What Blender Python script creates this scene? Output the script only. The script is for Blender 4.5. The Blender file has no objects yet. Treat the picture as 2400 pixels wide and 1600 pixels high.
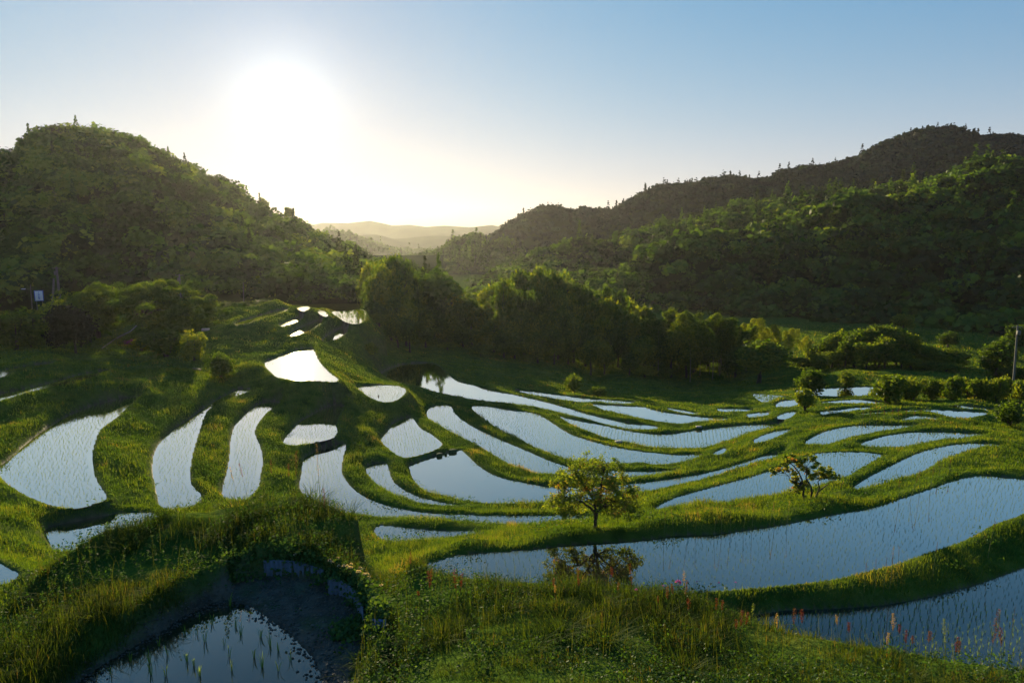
import bpy, math, random
import numpy as np
from mathutils import Vector, geometry
rad = math.radians
# ------------------------------------------------------------------ camera, light, sky, exposure
CZ = 25.0                      # eye height above the datum
PITCH = rad(8.85)
SUN_EL, SUN_AZ = rad(10.1), rad(-17.7)
SUNDIR = Vector((math.sin(SUN_AZ)*math.cos(SUN_EL), math.cos(SUN_AZ)*math.cos(SUN_EL), math.sin(SUN_EL)))
EXPOSURE = 1.08
sc = bpy.context.scene
C = sc.collection
cam = bpy.data.cameras.new("camera"); cam.lens = 24; cam.sensor_width = 36; cam.clip_start = 0.1; cam.clip_end = 40000
co = bpy.data.objects.new("camera", cam); C.objects.link(co)
co.location = (0, 0, CZ); co.rotation_euler = (math.pi/2 - PITCH, 0, 0); sc.camera = co

w = bpy.data.worlds.new("World"); sc.world = w; w.use_nodes = True
nt = w.node_tree; nt.nodes.clear()
def N(nt, typ, **kw):
    n = nt.nodes.new(typ)
    for k, v in kw.items(): setattr(n, k, v)
    return n
def L(nt, a, b): nt.links.new(a, b)
def math_node(nt, op, a, b=None, c=None):
    n = N(nt, 'ShaderNodeMath', operation=op)
    for i, v in enumerate((a, b, c)):
        if v is None: continue
        if isinstance(v, (int, float)): n.inputs[i].default_value = v
        else: L(nt, v, n.inputs[i])
    return n.outputs[0]
sky = N(nt, 'ShaderNodeTexSky', sky_type='NISHITA', sun_disc=False, sun_elevation=SUN_EL, sun_rotation=SUN_AZ,
        altitude=100, air_density=1.0, dust_density=0.05, ozone_density=2.0)
bg = N(nt, 'ShaderNodeBackground'); bg.inputs['Strength'].default_value = 0.135
hs = N(nt, 'ShaderNodeHueSaturation'); hs.inputs['Saturation'].default_value = 1.36; L(nt, sky.outputs[0], hs.inputs['Color'])
wb = N(nt, 'ShaderNodeMix', data_type='RGBA', blend_type='MULTIPLY'); wb.inputs[0].default_value = 1; wb.inputs[7].default_value = (1.05, .93, 1.62, 1)
L(nt, hs.outputs[0], wb.inputs[6]); # soft shoulder, so the horizon under the sun keeps its peach tone
def vmath(op, a, b):
    n = N(nt, 'ShaderNodeVectorMath', operation=op); L(nt, a, n.inputs[0])
    if isinstance(b, tuple): n.inputs[1].default_value = b
    else: L(nt, b, n.inputs[1])
    return n.outputs[0]
sh_ = vmath('DIVIDE', wb.outputs[2], vmath('ADD', vmath('MULTIPLY', wb.outputs[2], (.25, .285, .325)), (1., 1., 1.)))
L(nt, sh_, bg.inputs['Color'])
# the aureole: forward scattering round the sun itself, part of the sky's own light
tc = N(nt, 'ShaderNodeTexCoord')
dt = N(nt, 'ShaderNodeVectorMath', operation='DOT_PRODUCT'); L(nt, tc.outputs['Generated'], dt.inputs[0]); dt.inputs[1].default_value = SUNDIR
ang = math_node(nt, 'ARCCOSINE', math_node(nt, 'MINIMUM', dt.outputs['Value'], 0.999999))
def lobe(s, p): return math_node(nt, 'EXPONENT', math_node(nt, 'MULTIPLY', math_node(nt, 'POWER', math_node(nt, 'DIVIDE', ang, s), p), -1.0))
def aure(col, k, s, p):
    b = N(nt, 'ShaderNodeBackground'); b.inputs['Color'].default_value = (*col, 1)
    L(nt, math_node(nt, 'MULTIPLY', lobe(rad(s), p), k), b.inputs['Strength']); return b.outputs[0]
def addsh(nt, a, b):
    n = N(nt, 'ShaderNodeAddShader'); L(nt, a, n.inputs[0]); L(nt, b, n.inputs[1]); return n.outputs[0]
s_ = addsh(nt, bg.outputs[0], aure((1.0, .96, .88), .22, 3.4, 1.5))
s_ = addsh(nt, s_, aure((1.0, .97, .92), 0.02, 38.0, 1.6))
L(nt, s_, N(nt, 'ShaderNodeOutputWorld').inputs['Surface'])

sl = bpy.data.lights.new("sun", 'SUN'); sl.energy = 5.0; sl.angle = rad(0.53); sl.color = (1.0, .81, .47)
so = bpy.data.objects.new("sun", sl); C.objects.link(so)
so.rotation_euler = SUNDIR.to_track_quat('Z', 'Y').to_euler(); so.location = (-80, 250, 150)
vs = sc.view_settings; vs.view_transform = 'Standard'; vs.look = 'None'; vs.gamma = 1; vs.exposure = EXPOSURE
cy = sc.cycles
cy.max_bounces = 6; cy.diffuse_bounces = 2; cy.glossy_bounces = 3; cy.transmission_bounces = 4; cy.transparent_max_bounces = 4; cy.volume_bounces = 0
cy.caustics_reflective = False; cy.caustics_refractive = False; cy.use_denoising = True; cy.sample_clamp_indirect = 4

# ------------------------------------------------------------------ helpers
RNG = np.random.default_rng(7); random.seed(7)
F_ = 1600.0; cp_, sp_ = math.cos(PITCH), math.sin(PITCH)
def pdir(px, py):
    """photo pixel (2400 x 1600) -> direction from the eye"""
    px = np.asarray(px, float); py = np.asarray(py, float)
    x = (px-1200)/F_; y = (800-py)/F_
    return np.stack([x, cp_ + y*sp_, -sp_ + y*cp_], -1)
def unp(px, py, z):
    """point where that direction meets the level z (relative to the eye)"""
    d = pdir(px, py); t = z/d[..., 2]
    return d[..., :2]*t[..., None]
def smooth_closed(P, n=6):
    P = np.asarray(P, float); m = len(P); out = []
    for i in range(m):
        p0, p1, p2, p3 = P[i-1], P[i], P[(i+1) % m], P[(i+2) % m]
        for k in range(n):
            t = k/n
            out.append(.5*((2*p1)+(p2-p0)*t+(2*p0-5*p1+4*p2-p3)*t*t+(3*p1-p0-3*p2+p3)*t**3))
    return np.array(out)
def in_poly(P, x, y):
    r = np.zeros(x.shape, bool); j = len(P)-1
    for i in range(len(P)):
        xi, yi = P[i]; xj, yj = P[j]
        c = ((yi > y) != (yj > y))
        if yi != yj: r ^= c & (x < (xj-xi)*(y-yi)/(yj-yi)+xi)
        j = i
    return r
def seg_dist(P, x, y, closed=True):
    d = np.full(x.shape, 1e9); m = len(P)
    for i in range(m if closed else m-1):
        a = P[i]; b = P[(i+1) % m]; ab = b-a; l2 = max(ab@ab, 1e-9)
        t = np.clip(((x-a[0])*ab[0]+(y-a[1])*ab[1])/l2, 0, 1)
        d = np.minimum(d, (x-a[0]-t*ab[0])**2+(y-a[1]-t*ab[1])**2)
    return np.sqrt(d)
def vnoise(x, y, s, seed=0):
    """smooth value noise in -1..1"""
    r = np.random.default_rng(seed); T = r.uniform(-1, 1, (256, 256))
    u = np.asarray(x)/s+1000.0; v = np.asarray(y)/s+1000.0
    i = np.floor(u).astype(int); j = np.floor(v).astype(int); fu = u-i; fv = v-j
    fu = fu*fu*(3-2*fu); fv = fv*fv*(3-2*fv)
    g = lambda a, b: T[a % 256, b % 256]
    return (g(i, j)*(1-fu)+g(i+1, j)*fu)*(1-fv)+(g(i, j+1)*(1-fu)+g(i+1, j+1)*fu)*fv

def mesh_np(name, V, F, mat=None, tint=None, smooth=False):
    """V (n,3), F list of (m,k) index arrays; tint = value per vertex"""
    me = bpy.data.meshes.new(name)
    if not isinstance(F, (list, tuple)): F = [F]
    F = [np.asarray(f, np.int64) for f in F if len(f)]
    V = np.asarray(V, np.float32)
    lv = np.concatenate([f.ravel() for f in F]).astype(np.int32)
    tot = np.concatenate([np.full(len(f), f.shape[1], np.int32) for f in F])
    st = np.concatenate([[0], np.cumsum(tot)[:-1]]).astype(np.int32)
    me.vertices.add(len(V)); me.vertices.foreach_set('co', V.ravel())
    me.loops.add(len(lv)); me.loops.foreach_set('vertex_index', lv)
    me.polygons.add(len(tot)); me.polygons.foreach_set('loop_start', st); me.polygons.foreach_set('loop_total', tot)
    if smooth: me.polygons.foreach_set('use_smooth', np.ones(len(tot), bool))
    if tint is not None:
        a = me.attributes.new('tint', 'FLOAT', 'POINT'); a.data.foreach_set('value', np.asarray(tint, np.float32))
    me.update(calc_edges=True)
    if mat: me.materials.append(mat)
    return me
def link(name, me, parent=None, loc=None, label=None, cat=None, group=None, kind=None):
    o = bpy.data.objects.new(name, me); C.objects.link(o)
    if parent: o.parent = parent
    if loc is not None: o.location = loc
    return tag(o, label, cat, group, kind)
def tag(o, label=None, cat=None, group=None, kind=None):
    if label: o['label'] = label
    if cat: o['category'] = cat
    if group: o['group'] = group
    if kind: o['kind'] = kind
    return o

# ------------------------------------------------------------------ materials
def newmat(name):
    m = bpy.data.materials.new(name); m.use_nodes = True; m.node_tree.nodes.clear()
    return m, m.node_tree
def out(nt, sh): L(nt, sh, N(nt, 'ShaderNodeOutputMaterial').inputs['Surface'])
def ramp(nt, fac, stops):
    r = N(nt, 'ShaderNodeValToRGB'); e = r.color_ramp.elements
    while len(e) < len(stops): e.new(.5)
    for el, (p, c) in zip(e, stops): el.position = p; el.color = (*c, 1)
    L(nt, fac, r.inputs[0]); return r.outputs[0]
def noise(nt, scale, detail=3, coord=None):
    n = N(nt, 'ShaderNodeTexNoise'); n.inputs['Scale'].default_value = scale; n.inputs['Detail'].default_value = detail
    if coord is None:
        g = N(nt, 'ShaderNodeNewGeometry'); coord = g.outputs['Position']
    L(nt, coord, n.inputs['Vector']); return n.outputs[0]
def leafmat(name, stops, transl=.45, gloss=.04, rough=.45, use_obj=0.0):
    """leaf/blade: diffuse + translucent + a little sheen; colour from the tint attribute"""
    m, nt = newmat(name)
    a = N(nt, 'ShaderNodeAttribute', attribute_name='tint')
    f = a.outputs['Fac']
    if use_obj:
        oi = N(nt, 'ShaderNodeObjectInfo')
        f = math_node(nt, 'ADD', f, math_node(nt, 'MULTIPLY', math_node(nt, 'SUBTRACT', oi.outputs['Random'], .5), use_obj))
    c = ramp(nt, f, stops)
    d = N(nt, 'ShaderNodeBsdfDiffuse'); t = N(nt, 'ShaderNodeBsdfTranslucent'); g = N(nt, 'ShaderNodeBsdfGlossy'); g.inputs['Roughness'].default_value = rough
    L(nt, c, d.inputs[0])
    tcol = N(nt, 'ShaderNodeMix', data_type='RGBA', blend_type='MULTIPLY'); tcol.inputs[0].default_value = 1
    L(nt, c, tcol.inputs[6]); tcol.inputs[7].default_value = (2.0, 1.62, .42, 1); L(nt, tcol.outputs[2], t.inputs[0])
    m1 = N(nt, 'ShaderNodeMixShader'); m1.inputs[0].default_value = transl; L(nt, d.outputs[0], m1.inputs[1]); L(nt, t.outputs[0], m1.inputs[2])
    m2 = N(nt, 'ShaderNodeMixShader'); m2.inputs[0].default_value = gloss; L(nt, m1.outputs[0], m2.inputs[1]); L(nt, g.outputs[0], m2.inputs[2])
    out(nt, m2.outputs[0]); return m
def plain(name, col, rough=.7, var=.25, scale=6.0, metal=0.0):
    m, nt = newmat(name)
    p = N(nt, 'ShaderNodeBsdfPrincipled'); p.inputs['Roughness'].default_value = rough; p.inputs['Metallic'].default_value = metal
    tc = N(nt, 'ShaderNodeTexCoord')
    c = ramp(nt, noise(nt, scale, 4, tc.outputs['Object']), [(.3, tuple(v*(1-var) for v in col)), (.7, tuple(min(1, v*(1+var)) for v in col))])
    L(nt, c, p.inputs['Base Color']); out(nt, p.outputs[0]); return m

GREENS = [(0, (.022, .050, .008)), (.35, (.055, .112, .014)), (.68, (.105, .160, .020)), (.86, (.165, .180, .030)), (1, (.21, .165, .06))]
M_GRASS = leafmat('grass_blade', GREENS, .52, .008, .6)
M_SHADEGRASS = leafmat('shaded_grass_blade', [(p, tuple(v*.62 for v in c)) for p, c in GREENS], .45, .008, .6)  # the greens darkened: half shade over the foreground put into the blade colour
M_WEED = leafmat('weed_leaf', [(0, (.02, .05, .012)), (.6, (.04, .10, .02)), (1, (.08, .15, .03))], .4, .012, .5)
M_FOREST = leafmat('forest_foliage', [(0, (.018, .034, .010)), (.4, (.036, .082, .014)), (.75, (.072, .150, .020)), (1, (.13, .20, .028))], .40, .01)
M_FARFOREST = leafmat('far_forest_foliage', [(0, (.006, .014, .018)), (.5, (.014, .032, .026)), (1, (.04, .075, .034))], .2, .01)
M_TREE = leafmat('tree_foliage', [(0, (.018, .044, .008)), (.45, (.058, .115, .014)), (1, (.20, .24, .026))], .54, .012, .5, .42)
M_MAPLE = leafmat('young_leaf', [(0, (.07, .14, .022)), (.65, (.16, .23, .036)), (.92, (.25, .24, .05)), (1, (.30, .17, .05))], .5, .012, .5)
M_SEED = leafmat('rice_leaf', [(0, (.045, .095, .016)), (1, (.10, .15, .028))], .45, .02)
M_SEEDLIT = leafmat('lit_rice_leaf', [(0, (.11, .21, .03)), (1, (.20, .30, .05))], .45, .01)  # rice green brightened, standing in for sunlight the shaded near seedlings lack
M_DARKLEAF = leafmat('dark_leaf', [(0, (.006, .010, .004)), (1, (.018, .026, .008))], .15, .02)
M_BARK = plain('bark', (.045, .034, .024), .9, .4, 9)
M_PALEBARK = plain('pale_culm', (.16, .16, .10), .7, .3, 3)

def ground_mat():
    m, nt = newmat('terrace_ground')
    g = N(nt, 'ShaderNodeNewGeometry')
    sep = N(nt, 'ShaderNodeSeparateXYZ'); L(nt, g.outputs['True Normal'], sep.inputs[0])
    gr = ramp(nt, noise(nt, .9, 5), [(.3, (.030, .058, .010)), (.5, (.060, .105, .015)), (.7, (.10, .13, .024))])
    soil = ramp(nt, noise(nt, 3.0, 5), [(.3, (.035, .028, .018)), (.5, (.07, .057, .038)), (.7, (.12, .10, .07))])
    a = N(nt, 'ShaderNodeAttribute', attribute_name='mud')
    # bare earth shows on the steepest faces and where the mud is
    st = N(nt, 'ShaderNodeMapRange'); L(nt, sep.outputs['Z'], st.inputs[0])
    st.inputs[1].default_value = .80; st.inputs[2].default_value = .55; st.inputs[3].default_value = 0; st.inputs[4].default_value = .35
    f = math_node(nt, 'MAXIMUM', a.outputs['Fac'], st.outputs[0])
    mx = N(nt, 'ShaderNodeMix', data_type='RGBA'); L(nt, f, mx.inputs[0]); L(nt, gr, mx.inputs[6]); L(nt, soil, mx.inputs[7])
    p = N(nt, 'ShaderNodeBsdfPrincipled'); L(nt, mx.outputs[2], p.inputs['Base Color']); L(nt, math_node(nt, 'MULTIPLY', a.outputs['Fac'], .2), p.inputs['Specular IOR Level'])
    rr = N(nt, 'ShaderNodeMapRange'); L(nt, a.outputs['Fac'], rr.inputs[0]); rr.inputs[3].default_value = .95; rr.inputs[4].default_value = .6
    L(nt, rr.outputs[0], p.inputs['Roughness'])
    b = N(nt, 'ShaderNodeBump'); b.inputs['Strength'].default_value = .8; b.inputs['Distance'].default_value = .08
    L(nt, noise(nt, 9, 6), b.inputs['Height']); L(nt, b.outputs[0], p.inputs['Normal'])
    out(nt, p.outputs[0]); return m
M_GROUND = ground_mat()
def water_mat(name='paddy_water', mud=(.020, .020, .012), rough=.03, ripple=.004, lo=.13, hi=.92):
    m, nt = newmat(name)
    d = N(nt, 'ShaderNodeBsdfDiffuse'); g = N(nt, 'ShaderNodeBsdfGlossy'); g.inputs['Roughness'].default_value = rough; g.inputs['Color'].default_value = (.96, .93, .82, 1)
    c = ramp(nt, noise(nt, 1.3, 4), [(.35, tuple(v*.6 for v in mud)), (.7, tuple(v*1.3 for v in mud))]); L(nt, c, d.inputs[0])
    b = N(nt, 'ShaderNodeBump'); b.inputs['Strength'].default_value = ripple; b.inputs['Distance'].default_value = .3
    L(nt, noise(nt, 5, 3), b.inputs['Height']); L(nt, b.outputs[0], g.inputs['Normal'])
    lw = N(nt, 'ShaderNodeLayerWeight'); mr = N(nt, 'ShaderNodeMapRange', interpolation_type='SMOOTHSTEP'); L(nt, lw.outputs['Facing'], mr.inputs[0])
    mr.inputs[1].default_value = .395; mr.inputs[2].default_value = .83; mr.inputs[3].default_value = lo; mr.inputs[4].default_value = hi
    mx = N(nt, 'ShaderNodeMixShader'); L(nt, mr.outputs[0], mx.inputs[0]); L(nt, d.outputs[0], mx.inputs[1]); L(nt, g.outputs[0], mx.inputs[2])
    out(nt, mx.outputs[0]); return m
M_WATER = water_mat()
M_DIMWATER = water_mat('dim_reflection_water', (.030, .034, .028), .05, .006, .07, .62)  # copy of the paddy water; the angle's dimmer, greyer reflection is built into it
# ------------------------------------------------------------------ the paddies: outline as seen in the photo, water level, rows of seedlings, label
POOLS = {
 'bl': (-12.3, [(-15,1103),(23,1074),(96,1012),(172,967),(245,942),(329,928),(306,947),(268,982),(237,1005),(222,1039),(216,1078),(226,1123),(249,1166),(214,1182),(165,1190),(115,1182),(65,1162),(23,1138),(0,1117)], 1, 'largest paddy at the left edge, a broad teardrop of pale water under a tall grassy bank'),
 'c1': (-13.4, [(585,912),(555,912),(532,924),(490,947),(448,978),(406,1005),(375,1035),(360,1066),(357,1093),(360,1123),(366,1150),(376,1185),(420,1190),(472,1165),(447,1131),(447,1093),(455,1051),(467,1012),(482,968),(497,953),(528,936),(559,922)], 1, 'narrow sickle paddy just right of the broad left bank, its thin tip reaching uphill'),
 'c2': (-14.0, [(656,944),(625,940),(590,955),(565,980),(550,998),(541,1028),(538,1066),(532,1104),(522,1140),(525,1165),(570,1170),(605,1140),(610,1112),(616,1078),(610,1047),(597,1012),(608,986),(628,963)], 1, 'S-shaped narrow paddy with bright water behind the grassy knoll crest'),
 'c3': (-14.4, [(804,951),(773,950),(735,968),(700,990),(680,1012),(664,1035),(681,1045),(727,1038),(785,1022),(788,993),(796,970)], 1, 'small leaf-shaped paddy below the sun-struck grassy crown, left of the dark hollow'),
 'c4': (-14.85, [(809,1039),(765,1045),(727,1062),(712,1074),(706,1110),(705,1150),(760,1190),(830,1205),(900,1215),(972,1219),(1106,1227),(1240,1229),(1374,1219),(1384,1212),(1336,1207),(1221,1209),(1106,1207),(1014,1203),(953,1195),(892,1180),(850,1161),(823,1140),(808,1121),(800,1101),(804,1071)], 1, 'long outer crescent paddy sweeping from the knoll round to the young tree'),
 'p7': (-15.5, [(857,1098),(869,1088),(903,1085),(911,1101),(922,1128),(953,1151),(991,1167),(1049,1180),(1106,1187),(1068,1189),(1014,1186),(961,1177),(926,1166),(892,1143),(865,1119)], 1, 'slim inner crescent paddy between the long crescent and the bare mirror pool'),
 'p6': (-16.0, [(959,1094),(968,1086),(1014,1069),(1075,1056),(1087,1059),(1125,1094),(1167,1117),(1221,1130),(1282,1139),(1380,1142),(1500,1132),(1577,1122),(1672,1105),(1737,1086),(1798,1067),(1837,1061),(1829,1067),(1776,1085),(1714,1108),(1645,1125),(1577,1139),(1500,1154),(1400,1171),(1278,1178),(1164,1178),(1106,1173),(1045,1162),(999,1153),(972,1129)], 0, 'bare mirror-like pool with mossy blocks at its corner, trailing off to the right behind the young tree'),
 'p5': (-15.75, [(892,1031),(907,1010),(926,987),(953,978),(966,979),(984,1002),(1010,1017),(1035,1040),(1014,1055),(972,1068),(942,1072),(915,1055)], 1, 'kite-shaped paddy tucked right of the dark hollow under the round pool'),
 'p8': (-16.6, [(999,968),(1014,952),(1053,951),(1068,971),(1098,994),(1144,1017),(1194,1040),(1240,1059),(1286,1079),(1340,1095),(1428,1103),(1520,1105),(1588,1103),(1520,1114),(1450,1120),(1380,1120),(1309,1112),(1259,1108),(1202,1089),(1160,1066),(1121,1043),(1075,1020),(1037,1001),(1010,989)], 1, 'long slanting paddy running from the round pool down behind the young tree top'),
 'p9': (-17.2, [(1106,954),(1144,953),(1202,962),(1248,968),(1275,979),(1298,994),(1336,1017),(1393,1036),(1451,1050),(1508,1059),(1585,1066),(1631,1065),(1642,1071),(1623,1079),(1565,1085),(1489,1088),(1428,1087),(1336,1080),(1275,1058),(1221,1031),(1167,1004),(1133,981)], 1, 'broadest mid-slope paddy, pale water dotted with seedlings above the young tree'),
 'p10': (-17.8, [(1312,976),(1328,980),(1379,990),(1430,1001),(1481,1012),(1544,1017),(1595,1014),(1659,1005),(1730,997),(1806,993),(1833,993),(1821,1002),(1768,1012),(1714,1031),(1653,1046),(1570,1049),(1519,1047),(1481,1037),(1442,1029),(1404,1019),(1366,1006),(1335,991)], 1, 'smile-shaped paddy with ruled seedling rows between two curving bunds, centre right'),
 'p11': (-18.0, [(1014,852),(1045,872),(1068,891),(1106,902),(1144,914),(1202,925),(1240,933),(1298,948),(1355,964),(1412,979),(1470,990),(1539,1000),(1527,1005),(1470,1002),(1412,991),(1355,977),(1298,962),(1240,954),(1183,943),(1125,939),(1076,931),(1030,922),(999,914),(960,902),(915,893),(890,884),(905,866),(950,853)], 0, 'long tapering pond starting in a pointed tip under the grove and running down right'),
 'p12': (-18.3, [(1389,948),(1417,949),(1468,952),(1506,954),(1532,961),(1570,968),(1621,975),(1672,980),(1713,982),(1685,986),(1634,989),(1595,991),(1557,987),(1519,981),(1481,975),(1442,965),(1412,958)], 0, 'flat spindle-shaped pool behind the smile-shaped paddy'),
 'p13': (-18.8, [(1210,915),(1251,918),(1302,925),(1343,930),(1384,935),(1430,938),(1481,942),(1488,945),(1468,947),(1417,945),(1366,942),(1315,936),(1277,930),(1231,922)], 1, 'thin sliver paddy along the foot of the shaded grove slope'),
 'rp': (-14.6, [(831,908),(877,903),(926,904),(949,912),(947,924),(930,936),(907,942),(877,936),(850,923)], 1, 'small round eye-shaped pool high on the central mound'),
 'sp': (-12.5, [(620,850),(651,836),(677,826),(700,818),(731,817),(746,844),(769,871),(792,890),(746,889),(697,888),(658,882),(640,876)], 0, 'blazing pool that mirrors the sun on the terrace crown'),
 'u1': (-12.8, [(756,799),(769,783),(800,768),(823,761),(815,775),(796,789),(769,798)], 0, 'upper terrace pool shaped like a willow leaf beside the grove edge'),
 'u2': (-11.6, [(679,783),(700,768),(735,754),(765,744),(746,760),(719,776),(689,784)], 0, 'slanting upper pool directly above the blazing pool'),
 'u3': (-10.9, [(656,760),(681,750),(719,738),(697,752),(666,762)], 0, 'hair-thin upper pool left of the slanting one'),
 'u4': (-10.0, [(698,722),(716,718),(725,721),(716,727),(704,726)], 0, 'tiny bright oval pool near the top rim of the terraces'),
 'u5': (-10.8, [(744,730),(756,728),(768,738),(758,739)], 0, 'tiny bright wedge pool left of the reed-filled pond'),
 'u6': (-11.8, [(775,731),(806,729),(850,727),(852,750),(834,757),(811,753),(790,742)], 0, 'pond with dark reeds against the grove edge at the top'),
 'u7': (-10.3, [(551,757),(600,742),(640,730),(672,723),(667,729),(620,743),(575,756)], 1, 'seedling-filled strip paddy under the top rim'),
 'u8': (-9.5, [(430,719),(448,717),(520,711),(600,706),(640,705),(600,714),(520,723),(450,731),(425,733)], 2, 'dull grey silted field on the top rim right of the spreading tree'),
 'lu1': (-10.4, [(-15,872),(0,869),(41,861),(82,854),(131,850),(109,857),(68,865),(27,876),(-15,888)], 1, 'small green paddy strip high at the left edge'),
 'lu2': (-11.0, [(-15,926),(68,908),(136,892),(190,877),(253,867),(231,877),(177,891),(109,905),(54,919),(-15,939)], 1, 'dim strip paddy at the left between two tall banks'),
 'r1': (-14.0, [(1534,1195),(1554,1180),(1596,1163),(1672,1142),(1749,1121),(1825,1098),(1870,1080),(1898,1067),(1940,1061),(1997,1060),(2063,1064),(2051,1077),(2017,1096),(1971,1124),(1929,1135),(1844,1152),(1768,1166),(1672,1181),(1596,1191),(1542,1201)], 1, 'wedge-shaped blue paddy behind the forked shrub tree'),
 'r2': (-13.6, [(1992,1151),(2009,1136),(2047,1113),(2093,1090),(2151,1063),(2208,1048),(2265,1040),(2323,1040),(2342,1044),(2284,1052),(2227,1070),(2189,1089),(2151,1108),(2074,1131),(2017,1150)], 1, 'rising horn-shaped paddy with tall seedlings right of the forked shrub tree'),
 'r3': (-14.7, [(2015,1042),(2043,1031),(2093,1019),(2151,1013),(2208,1012),(2265,1014),(2311,1019),(2265,1025),(2219,1029),(2170,1036),(2112,1046),(2036,1048)], 1, 'spindle paddy just above the horn-shaped paddy'),
 'r4': (-15.3, [(1888,1040),(1906,1025),(1940,1010),(1997,999),(2055,996),(2112,996),(2174,997),(2112,1004),(2055,1010),(1997,1023),(1940,1040)], 1, 'curved paddy that starts in a blunt corner left of the upper spindle paddy'),
 'r5': (-16.0, [(1766,1033),(1798,1017),(1825,1010),(1852,1007),(1829,1018),(1791,1032)], 0, 'short slanting ditch of water right of the smile-shaped paddy'),
 'r5b': (-16.6, [(1672,1064),(1690,1054),(1702,1051),(1692,1063)], 0, 'tiny triangle of water at the right end of the broadest mid-slope paddy'),
 'v1': (-18.2, [(1818,953),(1831,941),(1864,938),(1868,949),(1840,954)], 0, 'bright little pool left of the bushy sapling'),
 'v2': (-17.6, [(1926,944),(1968,939),(2012,937),(2069,942),(2066,945),(2012,947),(1962,948)], 0, 'low lens-shaped pool in front of the roadside shrub trees'),
 'v3': (-17.3, [(1822,977),(1840,969),(1864,965),(1858,973),(1849,978)], 0, 'small bright corner pool under the bushy sapling'),
 'v4': (-16.8, [(1926,966),(1968,960),(2021,955),(2051,955),(1998,963),(1938,969)], 0, 'sliver of water among red sorrel on the right'),
 'v5': (-16.3, [(2010,971),(2057,966),(2117,962),(2176,960),(2236,962),(2310,967),(2292,976),(2236,981),(2221,979),(2203,970),(2176,965),(2117,966),(2057,970)], 0, 'fork-tailed pool towards the right edge'),
 'v6': (-15.8, [(2111,983),(2132,977),(2155,974),(2191,978),(2194,984),(2161,986),(2102,986)], 0, 'short lens pool enclosed by a hooked bund on the right'),
 'v7': (-16.8, [(2215,953),(2251,951),(2295,954),(2340,960),(2384,969),(2370,971),(2325,967),(2265,959)], 1, 'thin striped paddy farthest right below the hedge of shrubs'),
 'v8': (-16.9, [(1908,983),(1938,980),(1935,985)], 0, 'speck of water on the grassy saddle at the right'),
 'sa': (-18.7, [(1687,958),(1764,960),(1742,964),(1695,963)], 0, 'thin gleam of water in the marsh below the grove'),
 'sb': (-18.6, [(1565,957),(1600,962),(1635,970),(1600,968)], 0, 'faint marshy streak at the end of the spindle pool'),
 'sc': (-17.9, [(1751,972),(1777,968),(1801,967),(1795,974),(1760,976)], 0, 'small flat puddle left of the bushy sapling'),
 'mp': (-19.5, [(1766,925),(1790,924),(1815,926),(1855,931),(1813,937),(1797,946),(1780,938)], 0, 'weed-flecked pond at the dark foot of the grove'),
 'v9': (-19.8, [(1870,915),(1985,908),(2075,908),(2085,922),(1990,930),(1900,927)], 0, 'shaded pond behind the lens-shaped pool'),
 'br': (-12.5, [(985,1329),(1030,1314),(1087,1299),(1183,1293),(1259,1287),(1336,1277),(1500,1266),(1577,1255),(1672,1252),(1768,1239),(1844,1228),(1940,1209),(2036,1193),(2112,1170),(2189,1144),(2246,1124),(2304,1115),(2361,1119),(2440,1130),(2470,1165),(2400,1199),(2342,1220),(2265,1259),(2189,1285),(2112,1312),(2036,1332),(1959,1351),(1844,1366),(1691,1380),(1577,1390),(1460,1400),(1340,1400),(1200,1390),(1100,1375),(1020,1350)], 1, 'great blue paddy sweeping across the right below the young tree'),
 'bn': (-13.0, [(1700,1450),(1768,1441),(1844,1429),(1959,1425),(2074,1416),(2189,1395),(2304,1364),(2400,1330),(2520,1280),(2620,1500),(2520,1700),(1900,1580),(1700,1490)], 1, 'dark paddy in the lower right corner under the grassy bund'),
 'sl': (-12.8, [(103,1242),(122,1232),(172,1222),(230,1211),(287,1201),(360,1203),(380,1225),(306,1255),(184,1288),(130,1292),(112,1262)], 0, 'little reedy pool at the left below the largest paddy'),
 'fl': (-10.0, [(-40,1318),(0,1321),(25,1334),(42,1346),(10,1362),(-40,1362)], 0, 'corner of a pool cut by the left edge of the picture'),
 's1': (-14.2, [(890,1232),(953,1237),(1030,1243),(1144,1247),(1137,1252),(1068,1258),(1014,1268),(953,1273),(915,1270),(880,1250)], 1, 'short strip paddy between the long crescent and the great blue paddy'),
 'np': (-5.35, [(150,1640),(184,1597),(237,1559),(325,1506),(383,1475),(425,1444),(471,1423),(517,1406),(555,1410),(605,1429),(651,1464),(681,1487),(727,1532),(750,1571),(760,1640),(740,1720),(200,1720)], 0, 'nearest pool in the lower left, dark water ringed by mud'),
}
for k, (z, P, s, lab) in list(POOLS.items()):
    W = smooth_closed(unp(np.array([p[0] for p in P]), np.array([p[1] for p in P]), z), 5)
    # the near rim is seen past its grassy lip: the water runs on a little underneath that sight line
    dist_ = np.hypot(W[:, 0], W[:, 1]); dr = W/dist_[:, None]; nx_ = np.roll(W, -1, 0)-np.roll(W, 1, 0); nn_ = np.stack([nx_[:, 1], -nx_[:, 0]], -1); nn_ /= np.maximum(np.linalg.norm(nn_, axis=1, keepdims=True), 1e-6)
    ar_ = .5*np.sum(W[:, 0]*np.roll(W[:, 1], -1)-np.roll(W[:, 0], -1)*W[:, 1]); face = np.clip(-np.sum(nn_*np.sign(ar_)*dr, 1)*1.6, 0, 1)
    if k not in ('np', 'p5', 'c3', 'bl', 'lu1', 'rp', 'p7'): W = W-dr*(face*np.clip((dist_-18)/15, 0, 1)*.13*dist_/abs(z))[:, None]
    POOLS[k] = dict(z=z, P=W, seed=s, label=lab)

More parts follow.
